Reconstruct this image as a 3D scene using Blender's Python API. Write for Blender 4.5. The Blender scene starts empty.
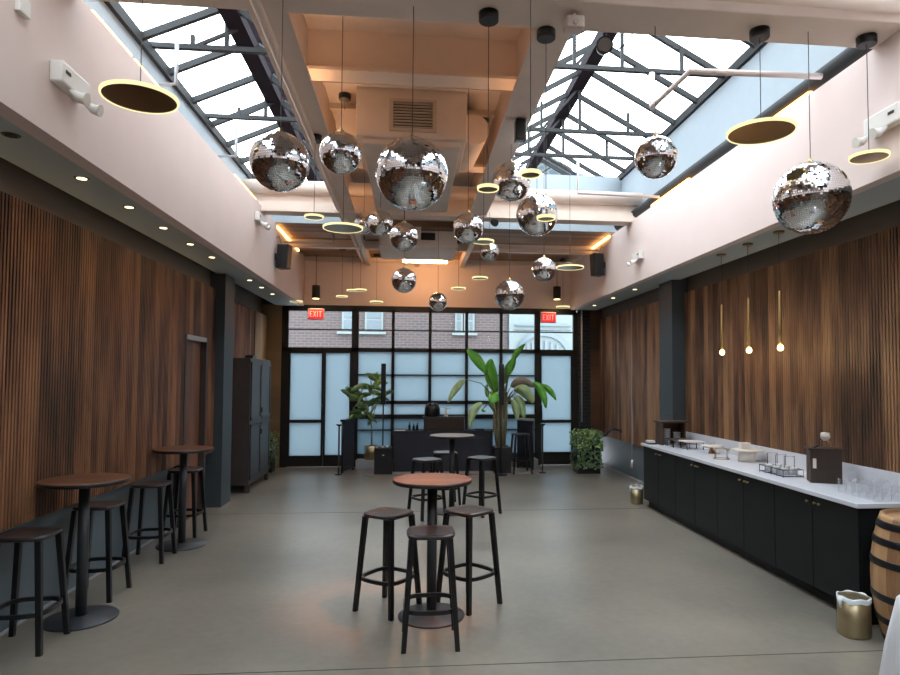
import bpy, math, random
from mathutils import Vector, Matrix
random.seed(7)
R = math.radians
SC = bpy.context.scene
COL = SC.collection

# ---------------------------------------------------------------- camera
CW, CH, CF, CX, CY = 900, 675, 630.0, 475.0, 352.0
CAMZ, YAW, PITCH, ROLL = 1.8, 0.1009, 0.04175, 0.005
def cam_basis():
    cy, sy, cp, sp = math.cos(YAW), math.sin(YAW), math.cos(PITCH), math.sin(PITCH)
    F = Vector((sy*cp, cy*cp, sp)); Rv = Vector((cy, -sy, 0)); U = Rv.cross(F)
    return Rv*math.cos(ROLL)+U*math.sin(ROLL), -Rv*math.sin(ROLL)+U*math.cos(ROLL), F
CR, CU, CFW = cam_basis()
cd = bpy.data.cameras.new('camera'); cam = bpy.data.objects.new('camera', cd); COL.objects.link(cam)
cd.sensor_fit = 'HORIZONTAL'; cd.sensor_width = 36; cd.lens = CF/CW*36
cd.shift_x = -(CX-CW/2)/CW; cd.shift_y = (CY-CH/2)/CW
cd.clip_start = .05; cd.clip_end = 200
m = Matrix.Identity(4)
for i in range(3):
    m[i][0] = CR[i]; m[i][1] = CU[i]; m[i][2] = -CFW[i]
m[2][3] = CAMZ
cam.matrix_world = m
SC.camera = cam

# ---------------------------------------------------------------- world, exposure
W = bpy.data.worlds.new('sky'); SC.world = W; W.use_nodes = True
nt = W.node_tree; bg = nt.nodes['Background']
tc = nt.nodes.new('ShaderNodeTexCoord'); nz = nt.nodes.new('ShaderNodeTexNoise'); rp = nt.nodes.new('ShaderNodeValToRGB')
nz.inputs['Scale'].default_value = 1.6; nz.inputs['Detail'].default_value = 3
rp.color_ramp.elements[0].position = .35; rp.color_ramp.elements[0].color = (.78, .88, .98, 1)
rp.color_ramp.elements[1].position = .7; rp.color_ramp.elements[1].color = (.95, .97, .97, 1)
nt.links.new(tc.outputs['Generated'], nz.inputs['Vector']); nt.links.new(nz.outputs['Fac'], rp.inputs['Fac'])
nt.links.new(rp.outputs['Color'], bg.inputs['Color']); bg.inputs['Strength'].default_value = 6.8
SC.view_settings.view_transform = 'Standard'; SC.view_settings.look = 'None'
SC.view_settings.gamma = 1; SC.view_settings.exposure = 0.36
SC.view_settings.use_curve_mapping = False
SC.cycles.transparent_max_bounces = 32

# ---------------------------------------------------------------- materials
def newmat(name):
    M = bpy.data.materials.new(name); M.use_nodes = True
    return M, M.node_tree, M.node_tree.nodes['Principled BSDF']
def mat(name, col, rough=.5, metal=0, noise=0, nscale=8, bump=0, emit=None, es=0, spec=None, coat=0):
    M, t, b = newmat(name)
    b.inputs['Base Color'].default_value = (*col, 1); b.inputs['Roughness'].default_value = rough
    b.inputs['Metallic'].default_value = metal
    if spec is not None: b.inputs['Specular IOR Level'].default_value = spec
    if coat: b.inputs['Coat Weight'].default_value = coat; b.inputs['Coat Roughness'].default_value = .15
    g = t.nodes.new('ShaderNodeNewGeometry'); n = t.nodes.new('ShaderNodeTexNoise')
    n.inputs['Scale'].default_value = nscale; n.inputs['Detail'].default_value = 4
    t.links.new(g.outputs['Position'], n.inputs['Vector'])
    if noise:
        mx = t.nodes.new('ShaderNodeMix'); mx.data_type = 'RGBA'
        mx.inputs['A'].default_value = (*[c*(1-noise) for c in col], 1); mx.inputs['B'].default_value = (*[min(1, c*(1+noise)) for c in col], 1)
        t.links.new(n.outputs['Fac'], mx.inputs['Factor']); t.links.new(mx.outputs['Result'], b.inputs['Base Color'])
    if bump:
        bp = t.nodes.new('ShaderNodeBump'); bp.inputs['Strength'].default_value = bump; bp.inputs['Distance'].default_value = .01
        t.links.new(n.outputs['Fac'], bp.inputs['Height']); t.links.new(bp.outputs['Normal'], b.inputs['Normal'])
    if emit:
        b.inputs['Emission Color'].default_value = (*emit, 1); b.inputs['Emission Strength'].default_value = es
    return M
def wood(name, dark, mid, light, axis='Z', across='Y', board=.13, rough=.5, blotch=1.0, grain=60):
    """boards running along `axis`, board-to-board tone changing along `across`"""
    M, t, b = newmat(name); L = t.links
    g = t.nodes.new('ShaderNodeNewGeometry'); s = t.nodes.new('ShaderNodeSeparateXYZ'); L.new(g.outputs['Position'], s.inputs[0])
    def mth(op, a, v):
        n = t.nodes.new('ShaderNodeMath'); n.operation = op; L.new(a, n.inputs[0])
        if hasattr(v, 'links'): L.new(v, n.inputs[1])
        elif v is not None: n.inputs[1].default_value = v
        return n.outputs[0]
    bid = mth('FLOOR', mth('DIVIDE', s.outputs[across], board), None)
    wn = t.nodes.new('ShaderNodeTexWhiteNoise'); wn.noise_dimensions = '1D'; L.new(bid, wn.inputs['W'])
    c = t.nodes.new('ShaderNodeCombineXYZ')
    L.new(mth('MULTIPLY', s.outputs[across], 2.6), c.inputs[0]); L.new(mth('MULTIPLY', s.outputs[axis], .7), c.inputs[1]); L.new(mth('MULTIPLY', wn.outputs['Value'], 9), c.inputs[2])
    n1 = t.nodes.new('ShaderNodeTexNoise'); n1.inputs['Scale'].default_value = 1.3; n1.inputs['Detail'].default_value = 5; L.new(c.outputs[0], n1.inputs['Vector'])
    c2 = t.nodes.new('ShaderNodeCombineXYZ'); L.new(mth('MULTIPLY', s.outputs[across], grain), c2.inputs[0]); L.new(mth('MULTIPLY', s.outputs[axis], 2.5), c2.inputs[1])
    L.new(wn.outputs['Value'], c2.inputs[2])
    n2 = t.nodes.new('ShaderNodeTexNoise'); n2.inputs['Scale'].default_value = 1; n2.inputs['Detail'].default_value = 3; L.new(c2.outputs[0], n2.inputs['Vector'])
    f = mth('ADD', mth('MULTIPLY', wn.outputs['Value'], .34), mth('MULTIPLY', n1.outputs['Fac'], .75*blotch))
    f = mth('ADD', f, mth('MULTIPLY', n2.outputs['Fac'], .22))
    r = t.nodes.new('ShaderNodeValToRGB'); e = r.color_ramp.elements
    e[0].position = .47; e[0].color = (*dark, 1); e[1].position = .93; e[1].color = (*light, 1)
    k = e.new(.66); k.color = (*mid, 1)
    L.new(f, r.inputs['Fac']); L.new(r.outputs['Color'], b.inputs['Base Color'])
    b.inputs['Roughness'].default_value = rough
    return M
def brick_mat(name, c1, c2, mortar, scale=1.0):
    M, t, b = newmat(name); L = t.links
    g = t.nodes.new('ShaderNodeNewGeometry'); s = t.nodes.new('ShaderNodeSeparateXYZ'); L.new(g.outputs['Position'], s.inputs[0])
    c = t.nodes.new('ShaderNodeCombineXYZ'); L.new(s.outputs['X'], c.inputs[0]); L.new(s.outputs['Z'], c.inputs[1])
    k = t.nodes.new('ShaderNodeTexBrick'); L.new(c.outputs[0], k.inputs['Vector'])
    k.inputs['Color1'].default_value = (*c1, 1); k.inputs['Color2'].default_value = (*c2, 1); k.inputs['Mortar'].default_value = (*mortar, 1)
    k.inputs['Scale'].default_value = scale; k.inputs['Brick Width'].default_value = .22; k.inputs['Row Height'].default_value = .075; k.inputs['Mortar Size'].default_value = .008
    L.new(k.outputs['Color'], b.inputs['Base Color']); b.inputs['Roughness'].default_value = .85
    return M
def emis(name, col, s):
    M = bpy.data.materials.new(name); M.use_nodes = True; t = M.node_tree; t.nodes.clear()
    e = t.nodes.new('ShaderNodeEmission'); e.inputs[0].default_value = (*col, 1); e.inputs[1].default_value = s
    o = t.nodes.new('ShaderNodeOutputMaterial'); t.links.new(e.outputs[0], o.inputs[0]); return M
def glass_mat(name, tint, gl=.08, rough=0.02, k=1.0):
    M = bpy.data.materials.new(name); M.use_nodes = True; t = M.node_tree; t.nodes.clear()
    a = t.nodes.new('ShaderNodeBsdfTransparent'); a.inputs[0].default_value = (*tint, 1)
    g = t.nodes.new('ShaderNodeBsdfGlossy'); g.inputs['Roughness'].default_value = rough
    lw = t.nodes.new('ShaderNodeLayerWeight'); lw.inputs['Blend'].default_value = gl
    mx = t.nodes.new('ShaderNodeMixShader'); o = t.nodes.new('ShaderNodeOutputMaterial')
    ml = t.nodes.new('ShaderNodeMath'); ml.operation = 'MULTIPLY'; ml.inputs[1].default_value = k; t.links.new(lw.outputs['Fresnel'], ml.inputs[0])
    t.links.new(ml.outputs[0], mx.inputs[0]); t.links.new(a.outputs[0], mx.inputs[1]); t.links.new(g.outputs[0], mx.inputs[2]); t.links.new(mx.outputs[0], o.inputs[0])
    return M
def frosted(name, col, mixd=.12):
    M = bpy.data.materials.new(name); M.use_nodes = True; t = M.node_tree; t.nodes.clear()
    a = t.nodes.new('ShaderNodeBsdfTranslucent'); a.inputs[0].default_value = (*col, 1)
    d = t.nodes.new('ShaderNodeBsdfPrincipled'); d.inputs['Base Color'].default_value = (*col, 1); d.inputs['Roughness'].default_value = .35
    mx = t.nodes.new('ShaderNodeMixShader'); mx.inputs[0].default_value = mixd; o = t.nodes.new('ShaderNodeOutputMaterial')
    t.links.new(a.outputs[0], mx.inputs[1]); t.links.new(d.outputs[0], mx.inputs[2]); t.links.new(mx.outputs[0], o.inputs[0])
    return M
def floor_mat():
    M, t, b = newmat('polished_concrete'); L = t.links
    g = t.nodes.new('ShaderNodeNewGeometry')
    def noise(sc, det, dist=0):
        n = t.nodes.new('ShaderNodeTexNoise'); n.inputs['Scale'].default_value = sc; n.inputs['Detail'].default_value = det
        L.new(g.outputs['Position'], n.inputs['Vector']); return n
    a = noise(.7, 6); c = noise(14, 5); r = t.nodes.new('ShaderNodeValToRGB'); e = r.color_ramp.elements
    e[0].position = .12; e[0].color = (.085, .080, .068, 1); e[1].position = .9; e[1].color = (.300, .258, .205, 1)
    ad = t.nodes.new('ShaderNodeMath'); ad.operation = 'MULTIPLY_ADD'; L.new(c.outputs['Fac'], ad.inputs[0]); ad.inputs[1].default_value = .3
    sb = t.nodes.new('ShaderNodeMath'); sb.operation = 'SUBTRACT'; L.new(a.outputs['Fac'], sb.inputs[0]); sb.inputs[1].default_value = .15
    L.new(sb.outputs[0], ad.inputs[2]); L.new(ad.outputs[0], r.inputs['Fac']); L.new(r.outputs['Color'], b.inputs['Base Color'])
    rr = t.nodes.new('ShaderNodeMapRange'); rr.inputs['To Min'].default_value = .29; rr.inputs['To Max'].default_value = .38
    L.new(a.outputs['Fac'], rr.inputs['Value']); L.new(rr.outputs['Result'], b.inputs['Roughness'])
    b.inputs['Specular IOR Level'].default_value = .85
    return M

M = {}
M['floor'] = floor_mat()
M['joint'] = mat('joint', (.05, .048, .042), .8)
M['slat'] = wood('slat_wood', (.030, .020, .016), (.145, .060, .032), (.36, .165, .078), blotch=1.25)
M['slat_r'] = wood('slat_wood_right', (.036, .023, .017), (.155, .075, .042), (.37, .20, .10), blotch=1.2)
M['backing'] = mat('slat_backing', (.02, .014, .011), .8)
M['palewood'] = wood('pale_wood', (.20, .13, .07), (.30, .20, .11), (.38, .26, .15), board=.2)
M['doorwood'] = wood('door_wood', (.13, .055, .03), (.22, .095, .05), (.29, .135, .075), board=.4)
M['lower'] = mat('blue_grey_paint', (.12, .155, .18), .4, noise=.1)
M['soffit'] = mat('dark_soffit_paint', (.42, .475, .485), .6, noise=.05)
M['cove'] = mat('cove_warm_lit', (.13, .105, .088), .7)  # brown tint puts the warm cove light into the wall colour
M['plaster'] = mat('white_plaster', (.75, .62, .585), .75, noise=.04, nscale=3)
M['ceilwhite'] = mat('painted_ceiling', (.64, .54, .48), .7, noise=.10, nscale=5)
M['beam'] = mat('warm_lit_beam_paint', (.70, .57, .49), .6, noise=.07, nscale=6)  # warm bounced light is mixed into the colour of the white beams
M['well'] = mat('skylight_well_sky_tint', (.33, .385, .43), .7, noise=.05)  # the blue is sky light put into the colour of the well walls
M['deck'] = wood('ceiling_deck', (.16, .085, .05), (.26, .15, .09), (.36, .22, .13), axis='X', across='Y', board=.15)
M['steel'] = mat('dark_steel', (.040, .042, .044), .75, spec=.2)
M['column'] = mat('column_paint', (.045, .06, .072), .5)
M['ridge'] = mat('dark_ridge', (.014, .009, .013), .9, spec=.1)
M['black'] = mat('black_metal', (.011, .011, .013), .38)
M['frame'] = mat('black_frame', (.010, .010, .011), .45)
M['stool'] = mat('black_stool', (.008, .008, .010), .36, noise=.2)
M['seat'] = mat('seat_leather', (.030, .024, .024), .30, noise=.2)
M['tabletop'] = wood('table_top', (.08, .032, .018), (.15, .060, .031), (.21, .09, .048), axis='X', across='Y', board=.11, rough=.29)  # wood pushed redder to stand in for reflected orange light
M['darkbase'] = mat('charcoal_metal', (.03, .034, .04), .45)
M['counter'] = mat('black_cabinet', (.009, .011, .012), .55, noise=.15, spec=.25)
M['white_top'] = mat('white_quartz', (.66, .67, .72), .25, noise=.03)
M['brass'] = mat('brass', (.62, .45, .2), .3, 1)
M['dullbrass'] = mat('dull_brass', (.42, .34, .2), .38, .9)
M['pipe'] = mat('grey_pipe', (.40, .42, .46), .5)
M['pinkpipe'] = mat('cream_pipe', (.60, .52, .50), .5)
M['white'] = mat('white_plastic', (.75, .72, .68), .45)
M['mirror'] = mat('mirror_tile', (.86, .87, .89), .04, 1)
M['core'] = mat('ball_core', (.10, .10, .11), .5)
M['bronze'] = mat('bronze_disc', (.26, .17, .07), .28, .9)
M['ringlight'] = emis('ring_light', (1, .84, .42), 1.1)
M['led_o'] = emis('led_orange', (1, .54, .23), 55)
M['led_y'] = emis('led_amber', (1, .50, .15), 5.5)
M['led_w'] = emis('led_warm', (1, .60, .32), 9)
M['cove_led'] = emis('cove_led', (1, .62, .25), 1.2)
M['bulb'] = emis('bulb_glow', (1, .72, .30), 5)
M['down'] = emis('downlight_glow', (1, .80, .42), 3.0)
M['glass'] = glass_mat('clear_glass', (.96, .98, .98))
M['skyglass'] = glass_mat('skylight_glass', (.93, .97, .98))
M['drink'] = glass_mat('drinking_glass', (.985, .985, .985), .12, .05, .30)
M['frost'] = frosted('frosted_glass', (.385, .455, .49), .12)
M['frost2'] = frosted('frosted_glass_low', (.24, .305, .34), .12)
M['brick'] = brick_mat('brick', (.066, .044, .043), (.048, .038, .039), (.085, .079, .081))
M['darkbrick'] = brick_mat('dark_brick', (.03, .032, .04), (.02, .022, .028), (.05, .055, .065))
M['stone'] = mat('pale_stone', (.14, .17, .175), .8, noise=.08)
M['street'] = mat('asphalt', (.5, .5, .5), .9)
M['winglass'] = mat('far_window', (.09, .12, .14), .15)
M['red'] = mat('exit_red', (.70, .02, .04), .4, emit=(1, .02, .05), es=.5)
M['redlet'] = mat('exit_letter', (.8, .42, .38), .4, emit=(1, .4, .35), es=.35)
M['exitframe'] = mat('exit_frame', (.45, .40, .40), .4)
M['cabwood'] = mat('locker_wood', (.052, .040, .038), .5, noise=.25, nscale=12)
M['mesh'] = mat('locker_mesh', (.055, .06, .07), .5, noise=.3, nscale=60)
M['navy'] = mat('navy_panel', (.016, .018, .030), .5)
M['leaf'] = mat('leaf_green', (.14, .44, .05), .35, noise=.35, nscale=9)  # leaf greens brightened in colour to stand in for light from behind
M['leafpale'] = mat('leaf_pale', (.33, .46, .22), .45, noise=.3, nscale=9)
M['leafdark'] = mat('leaf_dark', (.12, .24, .08), .4, noise=.3, nscale=9)
M['leafbrown'] = mat('leaf_dry', (.26, .21, .15), .6, noise=.3, nscale=9)
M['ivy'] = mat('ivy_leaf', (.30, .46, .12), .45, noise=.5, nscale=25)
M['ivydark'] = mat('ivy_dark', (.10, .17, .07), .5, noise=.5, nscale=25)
M['stem'] = mat('plant_stem', (.12, .12, .06), .6, noise=.3)
M['trunk'] = mat('plant_trunk', (.17, .155, .09), .8, noise=.4, nscale=30)
M['soil'] = mat('soil', (.03, .022, .016), .9)
M['crate'] = wood('crate_wood', (.032, .017, .011), (.060, .032, .021), (.10, .055, .036), board=.1)
M['barrel'] = wood('barrel_oak', (.24, .12, .055), (.40, .22, .10), (.54, .32, .16), board=.07)
M['hoop'] = mat('barrel_hoop', (.02, .02, .022), .4, .6)
M['amber'] = mat('amber_wood', (.42, .19, .06), .4)
M['cream'] = mat('cream_ceramic', (.74, .66, .58), .4)
M['bag'] = mat('white_liner', (.75, .77, .80), .35)
M['cloth'] = mat('white_cloth', (.72, .73, .76), .8)
M['mat'] = mat('grey_mat', (.24, .23, .22), .8)
M['stonekerb'] = mat('grey_kerb', (.30, .32, .34), .6)
M['ceramic'] = mat('stack_ceramic', (.42, .44, .48), .35)
M['vent'] = mat('vent_frame', (.48, .40, .33), .6)
M['ventdark'] = mat('vent_slot', (.03, .025, .022), .8)
M['cable'] = mat('cable', (.05, .045, .045), .6)

# ---------------------------------------------------------------- mesh builder
class MB:
    def __init__(s): s.v = []; s.f = []; s.sm = []; s.mi = []; s.cur = 0
    def add(s, vs, fs, sm=False):
        o = len(s.v); s.v += [tuple(q) for q in vs]; s.f += [tuple(o+i for i in f) for f in fs]; s.sm += [sm]*len(fs); s.mi += [s.cur]*len(fs); return s
    def box(s, x0, y0, z0, x1, y1, z1):
        x0, x1 = min(x0, x1), max(x0, x1); y0, y1 = min(y0, y1), max(y0, y1); z0, z1 = min(z0, z1), max(z0, z1)
        return s.add([(x0,y0,z0),(x1,y0,z0),(x1,y1,z0),(x0,y1,z0),(x0,y0,z1),(x1,y0,z1),(x1,y1,z1),(x0,y1,z1)],
              [(0,3,2,1),(4,5,6,7),(0,1,5,4),(1,2,6,5),(2,3,7,6),(3,0,4,7)])
    def bar(s, p, q, w, h, up=(0,0,1)):
        p, q = Vector(p), Vector(q); d = (q-p).normalized(); a = d.cross(Vector(up))
        if a.length < 1e-4: a = d.cross(Vector((1,0,0)))
        a.normalize(); b = a.cross(d).normalized(); a = a*w/2; b = b*h/2
        vs = [p-a-b, p+a-b, p+a+b, p-a+b, q-a-b, q+a-b, q+a+b, q-a+b]
        return s.add(vs, [(0,1,2,3),(7,6,5,4),(0,4,5,1),(1,5,6,2),(2,6,7,3),(3,7,4,0)])
    def tube(s, pts, r, n=8, closed=False, cap=True):
        P = [Vector(p) for p in pts]; k = len(P); rs = r if isinstance(r, (list, tuple)) else [r]*k
        vs = []; pa = None
        for i, p in enumerate(P):
            if closed: d = P[(i+1) % k]-P[i-1]
            else: d = P[min(i+1, k-1)]-P[max(i-1, 0)]
            d.normalize()
            if pa is None:
                a = d.cross(Vector((0,0,1)))
                if a.length < .05: a = d.cross(Vector((0,1,0)))
            else: a = pa - d*pa.dot(d)
            a.normalize(); pa = a; b = d.cross(a)
            for j in range(n):
                t = 2*math.pi*j/n; vs.append(p+a*math.cos(t)*rs[i]+b*math.sin(t)*rs[i])
        fs = []
        for i in range(k if closed else k-1):
            i2 = (i+1) % k
            for j in range(n): fs.append((i*n+j, i*n+(j+1) % n, i2*n+(j+1) % n, i2*n+j))
        s.add(vs, fs, n > 5)
        if cap and not closed:
            o = len(s.v)-len(vs); s.f.append(tuple(o+j for j in range(n))[::-1]); s.f.append(tuple(o+(k-1)*n+j for j in range(n))); s.sm += [False]*2; s.mi += [s.cur]*2
        return s
    def lathe(s, prof, c=(0,0,0), n=24, sm=True, sq=None, cap=True):
        vs = []; k = len(prof)
        for (r, z) in prof:
            for j in range(n):
                t = 2*math.pi*j/n; ct, st = math.cos(t), math.sin(t)
                q = 1 if sq is None else (abs(ct)**sq+abs(st)**sq)**(-1/sq)
                vs.append((c[0]+r*q*ct, c[1]+r*q*st, c[2]+z))
        fs = [(i*n+j, i*n+(j+1) % n, (i+1)*n+(j+1) % n, (i+1)*n+j) for i in range(k-1) for j in range(n)]
        s.add(vs, fs, sm)
        if not cap: return s
        o = len(s.v)-len(vs); s.f.append(tuple(o+j for j in range(n))[::-1]); s.f.append(tuple(o+(k-1)*n+j for j in range(n))); s.sm += [False]*2; s.mi += [s.cur]*2
        return s
    def loft(s, a, b, sm=False):
        n = len(a); fs = [(j, (j+1) % n, n+(j+1) % n, n+j) for j in range(n)]+[tuple(range(n))[::-1], tuple(range(n, 2*n))]
        return s.add(list(a)+list(b), fs, sm)
    def build(s, name, mt, parent=None, bevel=0):
        me = bpy.data.meshes.new(name); me.from_pydata(s.v, [], s.f)
        me.polygons.foreach_set('use_smooth', s.sm)
        for q in (mt if isinstance(mt, list) else [mt]): me.materials.append(M[q] if isinstance(q, str) else q)
        me.polygons.foreach_set('material_index', s.mi)
        me.update(); o = bpy.data.objects.new(name, me); COL.objects.link(o); o.parent = parent
        if bevel:
            b = o.modifiers.new('bevel', 'BEVEL'); b.width = bevel; b.segments = 2; b.limit_method = 'ANGLE'; b.angle_limit = R(40)
        return o
def tag(o, label, cat, group=None, kind=None):
    o['label'] = label; o['category'] = cat
    if group: o['group'] = group
    if kind: o['kind'] = kind
    return o
def thing(name, label, cat, loc=(0,0,0), rz=0, group=None):
    o = bpy.data.objects.new(name, None); COL.objects.link(o); o.empty_display_size = .1
    o.location = loc; o.rotation_euler = (0,0,rz); return tag(o, label, cat, group)
def struct(o): o['kind'] = 'structure'; return o
def dup(root, loc, rz=0, label=None, group=None, scale=None):
    r = root.copy(); COL.objects.link(r); r.location = loc; r.rotation_euler = (0,0,rz)
    if label: r['label'] = label
    if group: r['group'] = group
    if scale: r.scale = scale
    for ch in root.children:
        c = ch.copy(); COL.objects.link(c); c.parent = r
        for g in ch.children:
            d = g.copy(); COL.objects.link(d); d.parent = c
    return r
def B(*a): return MB().box(*a)
def disc(r, h, z=0, n=24): return MB().lathe([(r, z), (r, z+h)], n=n, sm=False)

# ================================================================ SETTING
D = 13.02            # plane of the street front
XL, XR = -2.17, 3.34 # inner faces of the high white walls
SL, SR = -2.72, 3.95 # faces of the wood slats
WL, WR = -2.82, 4.02 # painted wall behind / below
YB = -3.0            # wall behind the viewer
struct(B(WL-.3, YB-.1, -.12, WR+.1, D+.25, 0).build('floor', 'floor'))
j = MB(); j.bar((WL, 4.06, .0006), (WR, 3.97, .0006), .008, .001); j.bar((WL, 8.66, .0006), (WR, 8.57, .0006), .008, .001); j.bar((WL, 12.1, .0006), (-.9, 12.1, .0006), .008, .001)
struct(j.build('trim_1', 'joint'))

def slats(name, x, sgn, y0, y1, z0, z1, mt, pitch=.037):
    """vertical battens; sgn = direction they stand proud"""
    s = MB(); n = int(round((y1-y0)/pitch)); p = (y1-y0)/n
    for i in range(n):
        a = y0+i*p+p*.14; b = y0+(i+1)*p-p*.14
        vs = [(x-sgn*.022, a, z0), (x, a+.003, z0), (x, b-.003, z0), (x-sgn*.022, b, z0)]
        s.loft(vs, [(v[0], v[1], z1) for v in vs])
    return struct(s.build(name, mt))
# left wall: painted lower wall, backing, slats, column
w = MB(); w.box(WL-.3, YB, 0, WL, 9.5, 3.7); w.box(WL-.3, 9.5, 0, -3.02, D+.2, 3.7)
struct(w.build('wall_left', 'lower'))
bk = MB(); bk.box(WL, YB, .76, SL-.022, 7.92, 3.02); bk.box(WL, 7.92, 2.30, SL-.022, 8.76, 3.02); bk.box(WL, 8.76, .76, SL-.022, 9.1, 3.02); bk.box(-3.02, 9.55, .76, -2.922, 12.0, 3.02)
struct(bk.build('wall_left_panel_backing', 'backing'))
cv = MB(); cv.box(WL, YB, 3.021, WL+.01, 9.1, 3.62); cv.box(-3.02, 9.56, 3.021, -3.01, D, 3.62); struct(cv.build('wall_left_cove', 'cove'))
slats('wall_left_slats', SL, 1, YB, 7.92, .76, 3.03, 'slat')
slats('wall_left_slats_over_door', SL, 1, 7.92, 8.76, 2.32, 3.03, 'slat')
slats('wall_left_slats_by_column', SL, 1, 8.76, 9.1, .76, 3.03, 'slat')
slats('wall_left_slats_behind_locker', -2.90, 1, 9.56, 12.0, .76, 3.03, 'slat', pitch=.06)
struct(B(-3.02, 12.0, .7, -2.88, 12.95, 3.03).build('wall_left_pale_panel', 'palewood'))
struct(B(-3.02, 9.1, 0, -2.60, 9.55, 3.6).build('trim_2', 'column'))
struct(B(WL, YB, 0, WL+.012, 7.92, .02).build('baseboard_left', 'pipe'))
# wood door in left wall
d1 = struct(B(WL, 7.98, 0, WL+.03, 8.70, 2.26).build('door_1', 'doorwood'))
fr = MB(); fr.box(WL, 7.92, 0, SL+.006, 7.98, 2.32); fr.box(WL, 8.70, 0, SL+.006, 8.76, 2.32); fr.build('door_frame', 'cabwood', d1)
B(WL, 7.98, 2.262, SL+.006, 8.70, 2.32).build('door_lintel', 'pipe', d1)
MB().tube([(WL+.03, 8.06, 1.0), (WL+.07, 8.06, 1.0), (WL+.07, 8.17, 1.0)], .01).build('door_handle', 'darkbase', d1)
# right wall
struct(B(WR, YB, 0, WR+.1, D+.2, 3.7).build('wall_right', 'lower'))
bk = MB(); bk.box(SR+.022, YB, .64, WR, 8.78, 3.05); bk.box(SR+.022, 9.25, .64, WR, D-.05, 3.05)
struct(bk.build('wall_right_panel_backing', 'backing'))
cv = MB(); cv.box(WR-.01, YB, 3.055, WR, 8.78, 3.62); cv.box(WR-.01, 9.25, 3.055, WR, D, 3.62); struct(cv.build('wall_right_cove', 'cove'))
slats('wall_right_slats', SR, -1, YB, 8.78, .64, 3.06, 'slat_r')
slats('wall_right_slats_beyond_column', SR, -1, 9.25, D-.05, .64, 3.06, 'slat_r', pitch=.06)
struct(B(3.76, 8.78, 0, WR, 9.25, 3.6).build('trim_3', 'column'))
struct(B(WR-.012, 9.25, 0, WR, D, .02).build('baseboard_right', 'pipe'))
# soffits with the light cove above the slats, and the high white walls
for nm, x0, x1, xo in (('ceiling_left_soffit', XL, -2.70, WL-.3), ('ceiling_right_soffit', XR, 3.87, WR+.1)):
    s = MB(); s.box(x0+(-.12 if x0 < 0 else .10), YB, 3.25, x1, D+.1, 3.30); s.box(x1, YB, 3.25, x1+(.02 if x1 > 0 else -.02), D+.1, 3.62)
    s.box(x0-(.05 if x0 < 0 else -.05), YB, 3.62, xo, D+.1, 3.68)
    struct(s.build(nm, 'soffit'))
struct(B(XL-.12, YB, 3.248, XL, D+.1, 4.27).build('wall_left_upper', 'plaster'))
struct(B(XR, YB, 3.248, XR+.10, D+.1, 4.22).build('wall_right_upper', 'plaster'))
struct(B(XL-.1, D, 3.24, XR+.1, D+.12, 4.3).build('wall_back_upper', 'plaster'))
struct(B(WL-.1, YB-.12, 0, WR+.1, YB, 5.9).build('wall_front', mat('wall_behind', (.16, .12, .10), .7)))
struct(B(WL, YB-.001, 2.9, WR, YB+.05, 4.2).build('trim_4', 'plaster'))
# beams: near cross beam, mid cross beam, two long beams, inner flange beams
def ibeam(name, x0, x1, ya, yb, zb, zt, sk=0):
    s = MB(); t = .035; yc = (ya+yb)/2
    s.box(x0, ya, zb, x1, yb, zb+t); s.box(x0, ya, zt-t, x1, yb, zt); s.box(x0, yc-.015, zb+t, x1, yc+.015, zt-t)
    return struct(s.build(name, 'beam'))
struct(B(XL-.3, 3.86, 4.22, XR+.5, 4.2, 5.6).build('trim_5', 'beam', bevel=.01))
struct(MB().tube([(XL, 3.80, 4.30), (XR, 3.80, 4.30)], .045, 12).build('trim_6', 'beam'))
b2 = MB(); b2.box(XL-.3, 9.24, 4.20, XR+.5, 9.50, 4.34); b2.box(XL-.3, 9.32, 4.34, XR+.5, 9.50, 4.56)
b2.tube([(XL-.3, 9.28, 4.56), (XR+.5, 9.28, 4.56)], .10, 14)
struct(b2.build('trim_7', 'beam'))
for nm, xa, xb in (('trim_8', -1.10, -.93), ('trim_9', .93, 1.10)):
    s = MB(); s.box(xa, YB, 4.235, xb, 10.2, 5.25)
    xi = xb if xa < 0 else xa; sg = 1 if xa < 0 else -1
    s.box(xi, YB, 4.235, xi+sg*.09, 10.2, 4.255)
    struct(s.build(nm, 'beam'))
for k, (y, zb) in enumerate(((-1.2, 4.45), (1.6, 4.45), (5.55, 4.46), (7.9, 4.46))):
    s = MB(); s.box(-.93, y-.11, zb, .93, y+.11, zb+.03); s.box(-.93, y-.02, zb+.03, .93, y+.02, 4.86); struct(s.build('trim_%d' % (10+k), 'beam'))
struct(B(-1.1, YB, 4.86, 1.1, 10.2, 4.95).build('ceiling', 'ceilwhite'))
s = MB()
for k in range(8): s.box(-.93, 4.55+k*.62, 4.80, .93, 4.60+k*.62, 4.86)
struct(s.build('ceiling_ribs', 'ceilwhite'))
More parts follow.
